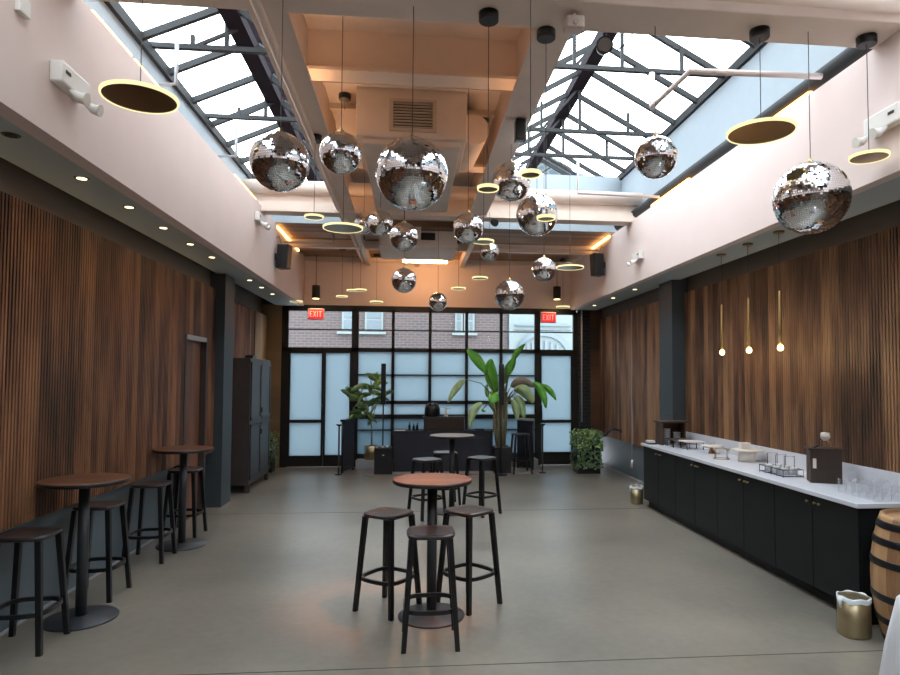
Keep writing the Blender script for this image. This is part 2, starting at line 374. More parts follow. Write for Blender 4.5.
# rear ceiling beyond the skylights
struct(B(XL-.1, 10.2, 4.26, XR+.3, D+.1, 4.36).build('ceiling_rear', 'deck'))
for k, x in enumerate((-.93, .05, .98)):
    struct(B(x, 10.2, 4.10, x+.09, D, 4.26).build('trim_%d' % (14+k), 'beam'))
struct(B(XL, 11.35, 4.12, XR, 11.47, 4.26).build('trim_17', 'beam'))
struct(B(XL, D-.05, 4.17, XR, D, 4.26).build('trim_18', 'beam'))
struct(B(-1.1, 10.2, 4.36, 1.1, 10.3, 4.95).build('wall_back_centre_end', 'ceilwhite'))
w = MB(); w.box(-3.12, D, 3.27, XL-.12, D+.12, 3.68); w.box(XR+.1, D, 3.27, WR+.1, D+.12, 3.68)
struct(w.build('wall_back_cove_ends', 'cove'))
w = MB(); w.box(XL-.42, 10.3, 4.37, XL-.30, 11.6, 4.85); w.box(-1.1, 10.2, 4.37, -1.0, 11.6, 5.0); w.box(XL-.42, 11.5, 4.37, -1.0, 11.6, 4.84)
w.box(3.50, 10.3, 4.37, 3.62, 12.0, 5.22); w.box(1.0, 10.2, 4.37, 1.1, 12.0, 5.25); w.box(1.0, 11.9, 4.37, 3.62, 12.0, 5.2)
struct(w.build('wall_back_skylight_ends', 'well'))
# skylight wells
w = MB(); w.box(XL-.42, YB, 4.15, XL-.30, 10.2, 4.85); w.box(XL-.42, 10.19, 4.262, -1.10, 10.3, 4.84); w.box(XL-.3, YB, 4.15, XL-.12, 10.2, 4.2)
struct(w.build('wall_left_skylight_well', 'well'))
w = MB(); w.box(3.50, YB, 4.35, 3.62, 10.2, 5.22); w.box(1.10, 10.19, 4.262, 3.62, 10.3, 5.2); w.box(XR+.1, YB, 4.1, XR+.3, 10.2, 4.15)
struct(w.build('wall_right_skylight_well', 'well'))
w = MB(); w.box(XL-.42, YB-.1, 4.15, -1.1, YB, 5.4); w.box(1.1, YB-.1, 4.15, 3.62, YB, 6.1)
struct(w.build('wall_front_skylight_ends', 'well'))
def skylight(name, xa, xb, xr, ze, zr, ys, trusses, step, y_first, chord_z):
    f = MB(); y = y_first
    while y < ys:
        f.bar((xa, y, ze), (xr, y, zr), .045, .06); f.bar((xb, y, ze), (xr, y, zr), .045, .06); y += step
    f.box(xa-.03, YB, ze-.05, xa+.04, ys, ze+.05); f.box(xb-.04, YB, ze-.05, xb+.03, ys, ze+.05)
    o = struct(f.build(name, 'steel'))
    g = MB(); t = .01
    for x in (xa, xb):
        g.add([(x, YB, ze+.045), (x, ys, ze+.045), (xr, ys, zr+.045), (xr, YB, zr+.045)], [(0,1,2,3)])
    g.add([(xa, ys, ze), (xb, ys, ze), (xr, ys, zr+.04)], [(0,1,2)])
    g.build('glass', 'skyglass', o)
    B(xr-.085, YB, zr-.11, xr+.085, ys, zr+.02).build('ridge_beam', 'ridge', o)
    for yt in trusses:
        t = MB(); t.bar((xa, yt, chord_z), (xb, yt, chord_z), .05, .045)
        h = lambda x: ze+(zr-ze)*(1-abs(x-xr)/max(xb-xr if x > xr else xr-xa, .01))
        for q in (.28, .5, .78):
            x = xa+(xb-xa)*q; t.bar((x, yt, chord_z), (x, yt, h(x)), .035, .035, up=(0,1,0))
        x = xa+(xb-xa)*.28; t.bar((x, yt, chord_z), (xr, yt, zr-.1), .03, .03, up=(0,1,0))
        t.build('truss', 'steel', o)
    return o
skylight('window_2', XL-.30, -1.06, -1.67, 4.84, 5.20, 11.5, (1.2, 3.3, 6.05, 7.65, 9.15), .66, -2.76, 4.90)
skylight('window_3', 1.06, 3.50, 2.24, 5.2, 5.88, 11.9, (1.2, 3.3, 6.6, 8.35, 9.3), .66, -2.6, 5.2)

# street front -------------------------------------------------------------
y0, y1 = D-.03, D+.05
F = MB()
F.box(-2.60, y0, 3.15, 3.47, y1, 3.27)                                   # head
F.box(-2.60, y0, 2.33, 3.47, y1, 2.41)                                   # transom
F.box(-2.60, y0, 0, -2.47, y1, 3.2); F.box(3.40, y0, 0, 3.50, y1, 3.2)   # end posts
F.box(-1.21, y0, 0, -1.07, y1, 3.2); F.box(2.575, y0, 0, 2.69, y1, 3.2)  # thick posts
for x in (-.372, .385, 1.141, 1.864): F.box(x-.03, y0, .18, x+.03, y1, 3.2)
for z, t in ((2.775, .012), ): F.box(-2.5, y0+.02, z-t, 3.42, y1-.02, z+t)
for z, t in ((1.86, .012), (1.30, .035), (1.01, .045), (.74, .012), (.215, .045)): F.box(-1.1, y0, z-t, 2.6, y1, z+t)
win = struct(F.build('window_1', 'frame'))
xs = [-1.07, -.372, .385, 1.141, 1.864, 2.575]
for a, b in zip(xs[:-1], xs[1:]):
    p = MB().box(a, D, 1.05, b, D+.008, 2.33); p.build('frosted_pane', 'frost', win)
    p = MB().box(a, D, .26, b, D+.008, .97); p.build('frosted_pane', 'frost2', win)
for a, b in zip([-2.47]+xs, xs+[3.40]):
    if a < b: MB().box(a, D, 2.41, b, D+.008, 3.15).build('clear_pane', 'glass', win)
# left entrance door pair and right door
def leaf(name, xa, xb, hinge, glass_xa, glass_xb, zb, zt, rail, handle_x):
    f = MB(); f.box(xa, y0+.005, 0.01, glass_xa, y1-.01, 2.33); f.box(glass_xb, y0+.005, .01, xb, y1-.01, 2.33)
    f.box(glass_xa, y0+.005, .01, glass_xb, y1-.01, zb); f.box(glass_xa, y0+.005, zt, glass_xb, y1-.01, 2.33)
    if rail: f.box(glass_xa, y0+.005, rail-.03, glass_xb, y1-.01, rail+.03)
    o = struct(f.build(name, 'frame'))
    MB().box(glass_xa, D, zb, glass_xb, D+.008, zt).build('frosted_pane', 'frost', o)
    if handle_x: MB().tube([(handle_x, y0, .95), (handle_x, y0-.06, .95), (handle_x, y0-.06, 1.25), (handle_x, y0, 1.25)], .012).build('door_handle', 'black', o)
    return o
leaf('door_2', -2.47, -1.76, 0, -2.42, -1.80, .23, 2.29, .92, -1.78)
leaf('door_3', -1.755, -1.21, 0, -1.72, -1.24, .24, 2.30, None, None)
leaf('door_4', 2.69, 3.40, 0, 2.72, 3.35, .27, 2.28, .91, 2.71)
struct(B(-1.07, D-.38, 0, 2.575, D+.05, .165).build('trim_19', 'stonekerb'))
struct(B(-3.1, D-.06, 0, -2.60, D+.05, 3.26).build('wall_back_left_pier', 'palewood'))
bp = struct(B(3.50, D-.06, 0, 3.76, D+.05, 3.26).build('wall_back_brick_pier', 'darkbrick'))
struct(B(3.76, D-.06, .62, WR, D+.05, 3.26).build('wall_back_right_pier', 'slat_r'))
struct(MB().tube([(3.56, D-.10, .9), (3.56, D-.10, 3.25)], .018).build('trim_20', 'pipe'))
# outside ------------------------------------------------------------------
struct(B(-14, D+.25, -.2, 14, 26, -.1).build('street_ground', 'street'))
bb = tag(B(-12, 18, -.1, 2.78, 18.6, 4.7).build('brick_building', 'brick'), 'brick building across the street seen through the upper panes', 'building')
for x0_, x1_, z0_, z1_ in ((-1.95, -1.60, 3.12, 4.3), (-1.31, -.80, 3.12, 4.3), (1.24, 1.46, 3.12, 4.3), (1.50, 1.80, 3.12, 4.3)):
    o = B(x0_, 17.95, z0_, x1_, 18.02, z1_).build('window', 'stone', bb)
    g = MB(); g.box(x0_+.06, 17.93, z0_+.05, x1_-.06, 17.96, 3.42); g.box(x0_+.06, 17.93, 3.48, x1_-.06, 17.96, z1_-.05); g.build('pane', 'winglass', o)
for a, b in ((-2.08, -.72), (1.16, 1.88)): B(a, 17.9, 3.03, b, 18.02, 3.10).build('window_sill', 'stone', bb)
wb = tag(B(2.8, 17.9, -.1, 12, 18.6, 4.7).build('stone_building', 'stone'), 'pale stone building with an arched window beyond the right door', 'building')
ar = MB(); n = 20
for k in range(n):
    a0, a1 = math.pi*k/n, math.pi*(k+1)/n
    ar.loft([(3.78-.82*math.cos(a0), 17.84, 2.45+.72*math.sin(a0)), (3.78-.70*math.cos(a0), 17.84, 2.45+.58*math.sin(a0)), (3.78-.70*math.cos(a1), 17.84, 2.45+.58*math.sin(a1)), (3.78-.82*math.cos(a1), 17.84, 2.45+.72*math.sin(a1))],
            [(3.78-.82*math.cos(a0), 17.9, 2.45+.72*math.sin(a0)), (3.78-.70*math.cos(a0), 17.9, 2.45+.58*math.sin(a0)), (3.78-.70*math.cos(a1), 17.9, 2.45+.58*math.sin(a1)), (3.78-.82*math.cos(a1), 17.9, 2.45+.72*math.sin(a1))])
ar.build('arch_moulding', 'winglass', wb)
for k, x in enumerate((3.30, 3.45, 3.66, 3.83, 4.0, 4.17)):
    B(x, 17.86, 2.0, x+.09, 17.92, 2.93-.14*abs(k-2.5)/2.5).build('arched_window_pane', 'winglass', wb)
B(2.95, 17.84, 3.32, 4.6, 17.9, 3.36).build('string_course', 'winglass', wb); B(2.95, 17.84, 3.20, 4.6, 17.9, 3.22).build('string_course', 'winglass', wb)

# ================================================================ LAMPS
def hang_z(x, y):
    if 3.8 <= y <= 4.25: return 4.22
    if 9.2 <= y <= 9.55: return 4.20
    if y > 10.2: return 4.26
    if .84 <= x <= 1.12 or -1.12 <= x <= -.84: return 4.22
    if abs(x) < .93: return 4.86
    if x > 0: return 5.2+.68*(1-abs(x-2.24)/1.24) - .02
    return 4.84+.36*(1-abs(x+1.67)/(.61 if x > -1.67 else .80))-.02
def ray(px, py):
    return CFW+CR*((px-CX)/CF)-CU*((py-CY)/CF)
def atY(px, py, Y):
    r = ray(px, py); t = Y/r.y; return Vector((r.x*t, Y, CAMZ+r.z*t))
def atZ(px, py, Z):
    r = ray(px, py); t = (Z-CAMZ)/r.z; return Vector((r.x*t, r.y*t, Z))
def atX(px, py, X):
    r = ray(px, py); t = X/r.x; return Vector((X, r.y*t, CAMZ+r.z*t))

# mirror balls -------------------------------------------------------------
def ball_mesh(rad, tile, seed):
    rnd = random.Random(seed); s = MB(); rows = int(math.pi*rad/tile)
    for i in range(rows):
        t0 = math.pi*i/rows; t1 = math.pi*(i+1)/rows; tm = (t0+t1)/2
        n = max(4, int(2*math.pi*rad*math.sin(tm)/tile)); off = rnd.random()
        for k in range(n):
            a0 = 2*math.pi*(k+off+.04)/n; a1 = 2*math.pi*(k+off+.96)/n; u0 = t0+.04*(t1-t0); u1 = t1-.04*(t1-t0)
            am, um = (a0+a1)/2, (u0+u1)/2
            c = Vector((math.sin(um)*math.cos(am), math.sin(um)*math.sin(am), math.cos(um)))
            ea = Vector((-math.sin(am), math.cos(am), 0)); et = Vector((math.cos(um)*math.cos(am), math.cos(um)*math.sin(am), -math.sin(um)))
            ha = rad*math.sin(um)*(a1-a0)/2; ht = rad*(u1-u0)/2
            ka, kt = rnd.gauss(0, .022), rnd.gauss(0, .022)
            q = []
            for sa, st in ((-1,-1),(-1,1),(1,1),(1,-1)):
                q.append(c*rad+ea*sa*ha+et*st*ht+c*(sa*ha*ka+st*ht*kt))
            s.add(q, [(0,1,2,3)])
    return s
BM = {}
for sz, tl in ((.5, .0150), (.4, .0150), (.3, .0135)):
    o = ball_mesh(sz/2, tl, int(sz*100)).build('mirror_tiles', 'mirror'); BM[sz] = o.data; bpy.data.objects.remove(o)
coreM = {}
for sz in (.5, .4, .3):
    r_ = sz/2-.004
    o = MB().lathe([(max(.001, r_*math.sin(math.pi*k/24)), -r_*math.cos(math.pi*k/24)) for k in range(25)], n=40).build('core', 'core'); coreM[sz] = o.data; bpy.data.objects.remove(o)
def ball(px, py, Y, wpx, base, label):
    c = atY(px, py, Y)
    u = Vector((c.x, c.y, c.z-CAMZ)); depth = u.dot(CFW); st = u.length/depth
    diam = wpx*depth/CF/(.5*(st+1)); k = diam/base
    zt = hang_z(c.x, c.y)
    t = thing('mirror_ball', label, 'mirror ball', (c.x, c.y, c.z), random.uniform(0, 6), 'mirror balls hanging from the ceiling')
    for nm, me in (('mirror_tiles', BM[base]), ('core', coreM[base])):
        o = bpy.data.objects.new(nm, me); COL.objects.link(o); o.parent = t; o.scale = (k, k, k)
    r_ = diam/2
    cp = MB().lathe([(.022, r_-.004), (.022, r_+.012), (.008, r_+.022), (.008, r_+.035)], n=14); cp.build('cap', 'brass', t)
    MB().tube([(0, 0, r_+.03), (0, 0, zt-c.z)], .003, 5).build('cord', 'cable', t)
for a in [
    (412, 174, 4.03, 73.5, .5, 'largest mirror ball, hanging before the ceiling air vent'),
    (280, 162, 4.03, 61, .4, 'mirror ball hanging under the left skylight, larger of the two on the left'),
    (341, 153, 4.5, 43, .3, 'mirror ball between the left skylight ball and the largest ball'),
    (811, 198, 4.03, 77, .5, 'big mirror ball at the far right against the white upper wall'),
    (656, 157.5, 4.08, 43.5, .3, 'mirror ball hanging under the right skylight glass'),
    (537, 215, 6.1, 42, .4, 'mirror ball with a small ring lamp overlapping its face'),
    (511, 182, 6.35, 40, .4, 'mirror ball partly hidden behind and above another, by the long right beam'),
    (468, 228, 6.1, 31, .3, 'mirror ball just right of and below the largest one'),
    (404, 237, 6.6, 29, .3, 'mirror ball reflecting orange, under the largest ball'),
    (380.5, 223, 7.3, 26, .3, 'mirror ball left of the orange reflecting one'),
    (364, 223, 9.0, 22, .3, 'dull far mirror ball half hidden behind another, by the big ring lamp'),
    (404, 280.5, 7.6, 25, .3, 'mirror ball directly beneath the orange light tube'),
    (438, 302, 10.2, 18.5, .3, 'smallest mirror ball, lowest above the middle window panes'),
    (509.5, 295, 8.4, 30, .4, 'mirror ball low in front of the window head, right of the middle'),
    (489.5, 251.5, 9.0, 19, .3, 'small mirror ball behind a ring lamp near the room centre'),
    (544, 269.5, 7.8, 24, .3, 'mirror ball left of the wide ring lamp near the right wall speaker')]: ball(*a)

# ring pendants ------------------------------------------------------------
def ring(px, py, Y, wpx, label, top=None):
    c = atY(px, py, Y); u = Vector((c.x, c.y, c.z-CAMZ)); depth = u.dot(CFW)
    rad = wpx*depth/CF/2/math.sqrt(1+(u.dot(CR)/depth)**2*.9)
    zt = hang_z(c.x, c.y) if top is None else top
    t = thing('ring_pendant', label, 'pendant lamp', (c.x, c.y, c.z), 0, 'disc pendants with glowing rims')
    k = max(.009, rad*.055)
    MB().lathe([(rad-k, -.006), (rad-k, .012)], n=40, sm=False).build('disc', 'bronze', t)
    MB().lathe([(rad-k, -.008), (rad-k*.3, -.010), (rad, -.002), (rad, .012), (rad-k, .014), (rad-k, -.008)], n=48, cap=False).build('light_rim', 'ringlight', t)
    MB().tube([(0, 0, .012), (0, 0, zt-c.z)], .003, 5).build('cord', 'cable', t)
    cr = .066
    MB().lathe([(cr*.93, -.06), (cr, -.055), (cr, 0)], (0, 0, zt-c.z), 20).build('canopy', 'black', t)
for a in [
    (140, 98, 3.9, 80, 'large ring pendant in front of the left upper wall, beneath the left skylight'),
    (761, 132, 4.05, 71, 'large ring pendant before the right upper wall, left of the big mirror ball'),
    (869, 157, 4.05, 42, 'small ring pendant at the far right edge by the white emergency light'),
    (314, 217, 6.35, 19.5, 'small ring pendant just below the left end of the far cross beam'),
    (343, 228, 6.8, 40.5, 'wide ring pendant by the long ceiling pipe, beside the half-hidden ball'),
    (488, 188.5, 4.05, 22, 'small ring pendant on a long cord right of the largest mirror ball'),
    (530.5, 174, 3.5, 21.5, 'small ring pendant above the ball that has a lamp across its face'),
    (546, 218, 4.22, 19, 'small ring pendant overlapping the face of a mirror ball'),
    (483.5, 241.5, 7.2, 21.5, 'ring pendant just above the small central mirror ball'),
    (570, 267.5, 8.8, 28, 'wide ring pendant near the right wall speaker'),
    (296.5, 301.5, 12.3, 13, 'far ring pendant in the left corner above the exit sign'),
    (342, 296.5, 12.0, 12, 'far ring pendant right of the left cylinder lamp, lowest of the cluster of three'),
    (352.5, 290.5, 11.6, 12, 'far ring pendant in the cluster of three, middle one'),
    (360.5, 290, 11.0, 12.5, 'far ring pendant in the cluster of three, rightmost one'),
    (376.5, 302, 12.6, 13.5, 'far ring pendant low between the cluster of three and the middle ball'),
    (458.5, 288.5, 11.1, 15, 'far ring pendant below and right of the orange light tube'),
    (480, 278, 9.9, 16, 'far ring pendant above the gap between the two low mirror balls'),
    (563, 307, 12.6, 14, 'far ring pendant just above the right exit sign')]: ring(*a)
# cylinder downlight pendants in the rear corners
def spot(loc, energy, col, size, blend=.6, parent=None, tilt=(0,0,0), rad=.03):
    l = bpy.data.lights.new('lamp_light', 'SPOT'); l.energy = energy; l.color = col; l.spot_size = R(size); l.spot_blend = blend; l.shadow_soft_size = rad
    o = bpy.data.objects.new('lamp_light', l); COL.objects.link(o); o.location = loc; o.rotation_euler = tilt; o.parent = parent; return o
for px, py, lab in ((316, 292, 'black cylinder downlight hanging over the left exit sign'), (557, 293, 'black cylinder downlight hanging over the right exit sign')):
    c = atY(px, py, 12.75)
    t = thing('cylinder_pendant', lab, 'pendant lamp', c)
    MB().lathe([(.075, -.13), (.08, -.13), (.08, .13), (.02, .135)], n=20).build('shade', 'black', t)
    MB().tube([(0, 0, .13), (0, 0, 4.26-c.z)], .006, 6).build('stem', 'cable', t)
    MB().lathe([(.065, -.136), (.065, -.128)], n=16).build('light_disc', 'bulb', t)
    spot((0, 0, -.14), 16, (1, .62, .28), 130, parent=t)
# orange tube light, amber strips
t = thing('tube_light', 'glowing orange linear tube light below the rear ceiling', 'light', (0, 0, 0))
a, b = atY(403, 261, 12.0), atY(447, 262, 12.0)
MB().tube([a, b], .028, 10).build('tube', 'led_o', t)
MB().tube([a+Vector((0, 0, .05)), b+Vector((0, 0, .05))], .02, 6).build('housing', 'beam', t)
hg = MB()
for q in (a.lerp(b, .1), a.lerp(b, .9)): hg.tube([q, (q.x, q.y, 4.26)], .005, 5)
hg.build('hangers', 'cable', t)
def strip(x0_, x1_, ya, yb, z, lab, mt='led_y', h=.035):
    o = B(x0_, ya, z, x1_, yb, z+h).build('led_strip', mt); tag(o, lab, 'light strip', 'amber light strips'); return o
strip(XL-.015, XL-.04, 4.45, 5.05, 4.271, 'amber light strip on the left wall top, nearest the viewer')
strip(XL-.015, XL-.04, 5.12, 5.95, 4.271, 'amber light strip on the left wall top, right behind the nearest one')
strip(XL-.015, XL-.04, 7.95, 9.0, 4.271, 'amber light strip on the left wall top just before the far cross beam')
strip(XL+.001, XL+.03, 10.3, 12.2, 4.20, 'amber light strip at the rear end of the left upper wall')
strip(XR+.005, XR+.04, 4.95, 5.75, 4.222, 'amber light strip on the right wall top behind the large ring pendant')
strip(XR+.005, XR+.04, 7.3, 8.5, 4.222, 'amber light strip on the right wall top just before the far cross beam')
strip(XR-.03, XR-.001, 10.3, 11.6, 4.20, 'amber light strip at the rear end of the right upper wall')
strip(.955-.04, .925, 4.5, 9.1, 4.256, 'amber light strip along the inner flange of the long right beam', 'led_w', .02)
strip(-.925, -.915+.03, 4.5, 9.1, 4.256, 'amber light strip along the inner flange of the long left beam', 'led_w', .02)
strip(WL+.02, WL+.05, 3.6, 8.9, 3.0205, 'faint warm light strip along the top of the left wood boards', 'cove_led', .008)
strip(WR-.03, WR-.012, 3.6, 8.6, 3.0505, 'faint warm light strip along the top of the right wood boards', 'cove_led', .004)
# dark conduit trough above right wall
tr = MB(); tr.tube([(XR+.075, -1, 4.338), (XR+.075, 10.1, 4.338)], .075, 12)
tag(tr.build('air_duct', 'steel'), 'dark round duct lying along the top of the right upper wall', 'duct')
# recessed downlights in the soffits
def downlight(x, y, lab, on=True):
    t = thing('recessed_downlight', lab, 'ceiling light', (x, y, 3.25), 0, 'recessed lights in the soffits')
    MB().lathe([(.048, -.004), (.052, 0)], n=20).build('trim_ring', 'darkbase', t)
    MB().lathe([(.034, -.007), (.034, -.0035)], n=16).build('light_disc', 'down' if on else 'ventdark', t)
    if on: spot((0, 0, -.02), 3, (1, .66, .34), 100, parent=t)
for i, (y, on) in enumerate(((4.0, False), (4.82, True), (5.6, True), (6.35, True), (7.1, True), (7.85, True), (9.65, True), (10.4, True), (11.2, True))):
    downlight(-2.41, y, 'recessed downlight in the left soffit, number %d' % 0 if 0 else ['unlit round fitting in the left soffit, nearest the viewer', 'nearest lit downlight in the left soffit', 'second lit downlight along the left soffit', 'third lit downlight along the left soffit', 'fourth lit downlight along the left soffit', 'fifth lit left soffit downlight, last before the column', 'left soffit downlight just beyond the column', 'left soffit downlight above the tall locker', 'left soffit downlight closest to the street front'][i], on)
for y, lab in ((9.8, 'right soffit downlight just beyond the column'), (10.9, 'right soffit downlight midway between column and street front'), (12.05, 'right soffit downlight closest to the street front')):
    downlight(3.58, y, lab)
# three brass pendants over the counter
for i, (y, lab) in enumerate(((6.92, 'slim brass pendant with glowing bulb, farthest of the three by the right wall'), (6.34, 'slim brass pendant with glowing bulb, middle of the three by the right wall'), (5.77, 'slim brass pendant with glowing bulb, nearest of the three by the right wall'))):
    t = thing('brass_pendant', lab, 'pendant lamp', (3.56, y, 2.11), 0, 'brass pendants over the counter')
    MB().lathe([(.05, 1.12), (.055, 1.14)], n=20).build('canopy', 'bronze', t)
    MB().tube([(0, 0, .5), (0, 0, 1.13)], .003, 5).build('cord', 'cable', t)
    MB().lathe([(.017, .03), (.017, .2), (.011, .54), (.004, .56)], n=14).build('rod', 'brass', t)
    MB().lathe([(.008, -.030), (.022, -.024), (.030, -.005), (.026, .018), (.017, .03)], n=16).build('bulb', 'bulb', t)
    l = bpy.data.lights.new('bulb_light', 'POINT'); l.energy = 1.5; l.color = (1, .66, .3); l.shadow_soft_size = .03
    o = bpy.data.objects.new('bulb_light', l); COL.objects.link(o); o.location = (0, 0, -.05); o.parent = t

# duct, vent, pipes --------------------------------------------------------
dt = thing('ceiling_duct', 'cream painted square air duct hanging between the long beams', 'air duct', (0, 6.5, 4.3))
dm = MB(); dm.box(-.59, 0, 0, .56, 1.1, .56); dm.build('duct_box', 'ceilwhite', dt, bevel=.008)
dm = MB(); dm.box(-.53, .06, -.06, .50, 2.68, -.001); dm.build('lower_duct', 'ceilwhite', dt, bevel=.006)
for sx in (-1, 1):
    MB().tube([(sx*.60, 1.2, .22), (sx*.66, .25, .22)], .17, 24).build('round_elbow', 'ceilwhite', dt)
vf = MB(); vf.box(-.25, -.03, .06, .24, -.001, .09); vf.box(-.25, -.03, .37, .24, -.001, .40); vf.box(-.25, -.03, .09, -.21, -.001, .37); vf.box(.20, -.03, .09, .24, -.001, .37)
g = vf.build('vent_grille', 'vent', dt); B(-.21, -.008, .09, .20, -.001, .37).build('vent_opening', 'ventdark', g)
vs = MB()
for k in range(9): vs.bar((-.21, -.018, .105+k*.031), (.20, -.018, .105+k*.031), .02, .006, up=(0, .5, 1))
vs.build('vent_louvres', 'vent', g)
t = thing('rear_duct', 'low cream air duct with two dark vents near the rear ceiling', 'air duct', (0, 0, 0))
B(-.55, 10.45, 3.98, .75, 11.6, 4.255).build('duct_box', 'ceilwhite', t)
B(-.08, 10.44, 4.10, .38, 10.449, 4.22).build('vent', 'ventdark', t)
tag(MB().tube([(-1.0, YB, 4.17), (-1.0, 9.18, 4.17)], .032, 12).build('ceiling_pipe', 'beam'), 'long cream pipe running under the left ceiling beam', 'pipe')
tag(MB().tube([(-1.0, 9.55, 4.17), (-1.0, D-.06, 4.17)], .032, 12).build('ceiling_pipe', 'beam'), 'cream pipe beyond the far cross beam, continuing to the rear wall', 'pipe')
def pipe(pts, r, mt, lab): return tag(MB().tube(pts, r, 8).build('sprinkler_pipe', mt), lab, 'pipe')
a, b, c_ = atZ(832, 77, 4.3), atZ(690, 71, 4.3), atZ(652, 107, 4.3)
pipe([(XR, a.y, 4.3), b, c_, c_+Vector((0, 0, .32))], .026, 'pinkpipe', 'bent cream pipe reaching out from the right wall under the skylight')
a, b = atZ(662, 197, 4.28), atZ(578, 193, 4.28)
pipe([(XR, a.y, 4.28), b, b+Vector((0, 0, .45))], .02, 'pinkpipe', 'thin pipe in front of the far cross beam on the right')
a, b = atZ(140, 85, 4.5), atZ(176, 84, 4.5)
pipe([(XL-.298, a.y, 4.5), b, b+Vector((0, 0, .40))], .018, 'pipe', 'grey pipe stub under the left skylight behind the ring pendant')
a, b = atZ(216, 157, 4.5), atZ(236, 156, 4.5)
pipe([(XL-.3, a.y, 4.5), b, b+Vector((0, 0, .35))], .018, 'pipe', 'grey pipe stub under the left skylight, nearer the far beam')
pipe([(XL, 10.9, 4.1), (-1.35, 10.9, 4.1), (-1.35, 10.9, 4.26)], .02, 'pipe', 'grey pipe bracket in the rear left ceiling corner')
pipe([(1.25, 11.0, 4.12), (XR, 11.0, 4.12)], .02, 'pinkpipe', 'pale horizontal pipe under the rear right ceiling')

# things on the near beam
t = thing('track_spotlight', 'black spotlight with lens hanging under the near beam by the right skylight', 'spotlight', atY(605, 45, 4.3))
MB().tube([(0, .05, .0), (-.03, -.09, -.05)], [.045, .06], 14).build('head', 'black', t)
MB().tube([(-.031, -.09, -.05), (-.032, -.094, -.052)], .048, 14).build('lens', 'mirror', t)
MB().tube([(0, 0, .04), (0, 0, .22), (-.03, -.05, .28)], .014).build('yoke', 'black', t)
tgt = Vector((.16, 4.85, 1.0)); dv = tgt-t.location
so = spot((-.02, .04, -.14), 420, (1, .36, .13), 24, .8, t, rad=.05); so.rotation_euler = dv.to_track_quat('-Z', 'Y').to_euler()
t = thing('cable_loop', 'black looped cable under the near beam beside the spotlight', 'cable', atY(628, 22, 4.22))
MB().tube([(-.05, 0, .09), (.02, 0, .05), (.04, 0, -.06), (0, 0, -.15), (-.08, .02, -.2)], .005, 6).build('cable', 'cable', t)
t = thing('junction_box', 'cream electrical junction box under the near beam in the middle', 'box', atY(574, 26, 4.0))
B(-.06, -.05, -.03, .06, .05, .05).build('box', 'ceilwhite', t, bevel=.01)
MB().tube([(0, 0, .05), (0, 0, .10)], .012).build('conduit', 'ceilwhite', t); MB().tube([(0, -.051, 0), (0, -.06, 0)], .02, 10).build('cover', 'vent', t)
t = thing('projector_speaker', 'small black speaker fixed to the long right beam', 'speaker', Vector((1.0, 5.75, 4.135)))
B(-.05, -.05, -.11, .05, .06, .09).build('body', 'black', t, bevel=.01); B(-.02, -.02, .09, .02, .02, .10).build('bracket', 'black', t)
t = thing('small_spotlight', 'small black spotlight on a stem below the far cross beam, middle', 'spotlight', atY(493, 222, 9.3))
MB().tube([(0, 0, .0), (.02, -.10, -.04)], [.045, .055], 12).build('head', 'black', t); MB().tube([(0, 0, .03), (0, 0, 4.2-t.location.z)], .012).build('stem', 'black', t)
t = thing('ceiling_box', 'small white box high on the left upper wall near the top corner', 'box', atX(20, 6, XL))
B(0, -.05, -.05, .03, .05, .05).build('body', 'white', t, bevel=.005)

# emergency lights, speakers, exit signs
def emergency(px, py, X, lab, k=1.0):
    p = atX(px, py, X); s = 1 if X < 0 else -1
    t = thing('emergency_light', lab, 'emergency light', p)
    B(0, -.15*k, -.05*k, s*.07*k, .15*k, .07*k).build('body', 'white', t, bevel=.012)
    for q in (-.05, .12):
        h = MB(); h.tube([(s*.06, q, -.05*k), (s*.10, q+.03, -.08*k), (s*.15, q+.03, -.09*k)], [.012, .03, .04], 12).build('lamp_head', 'white', t)
    B(s*.071*k, -.12*k, .01, s*.074*k, -.07*k, .03).build('label_plate', 'ventdark', t)
emergency(64, 84, XL, 'white emergency light on the left upper wall near the large ring pendant', 1.1)
emergency(257, 219, XL, 'white emergency light on the left upper wall, the far one before the speaker')
emergency(890, 122, XR, 'white emergency light on the right upper wall at the picture edge', 1.1)
emergency(640, 257, XR, 'white emergency light on the right upper wall beyond the far cross beam')
def wallspeaker(px, py, X, lab):
    s = 1 if X < 0 else -1; p = atX(px, py, X-(-s)*.14)
    t = thing('wall_speaker', lab, 'speaker', (X, p.y, p.z))
    b_ = MB(); vs = [(s*.03, -.09, -.19), (s*.21, -.12, -.19), (s*.24, .06, -.19), (s*.06, .11, -.19)]
    b_.loft(vs if s > 0 else vs[::-1], [(v[0]+s*.02, v[1], .19) for v in (vs if s > 0 else vs[::-1])]); b_.build('body', 'black', t, bevel=.01)
    B(0, -.02, -.05, s*.12, .03, .05).build('bracket', 'black', t)
    MB().tube([(s*.10, 0, .2), (s*.06, 0, .33), (s*.01, 0, .3)], .004, 5).build('cable', 'cable', t)
wallspeaker(284, 257, XL, 'black loudspeaker bracketed to the left upper wall')
wallspeaker(597, 265, XR, 'black loudspeaker bracketed to the right upper wall')
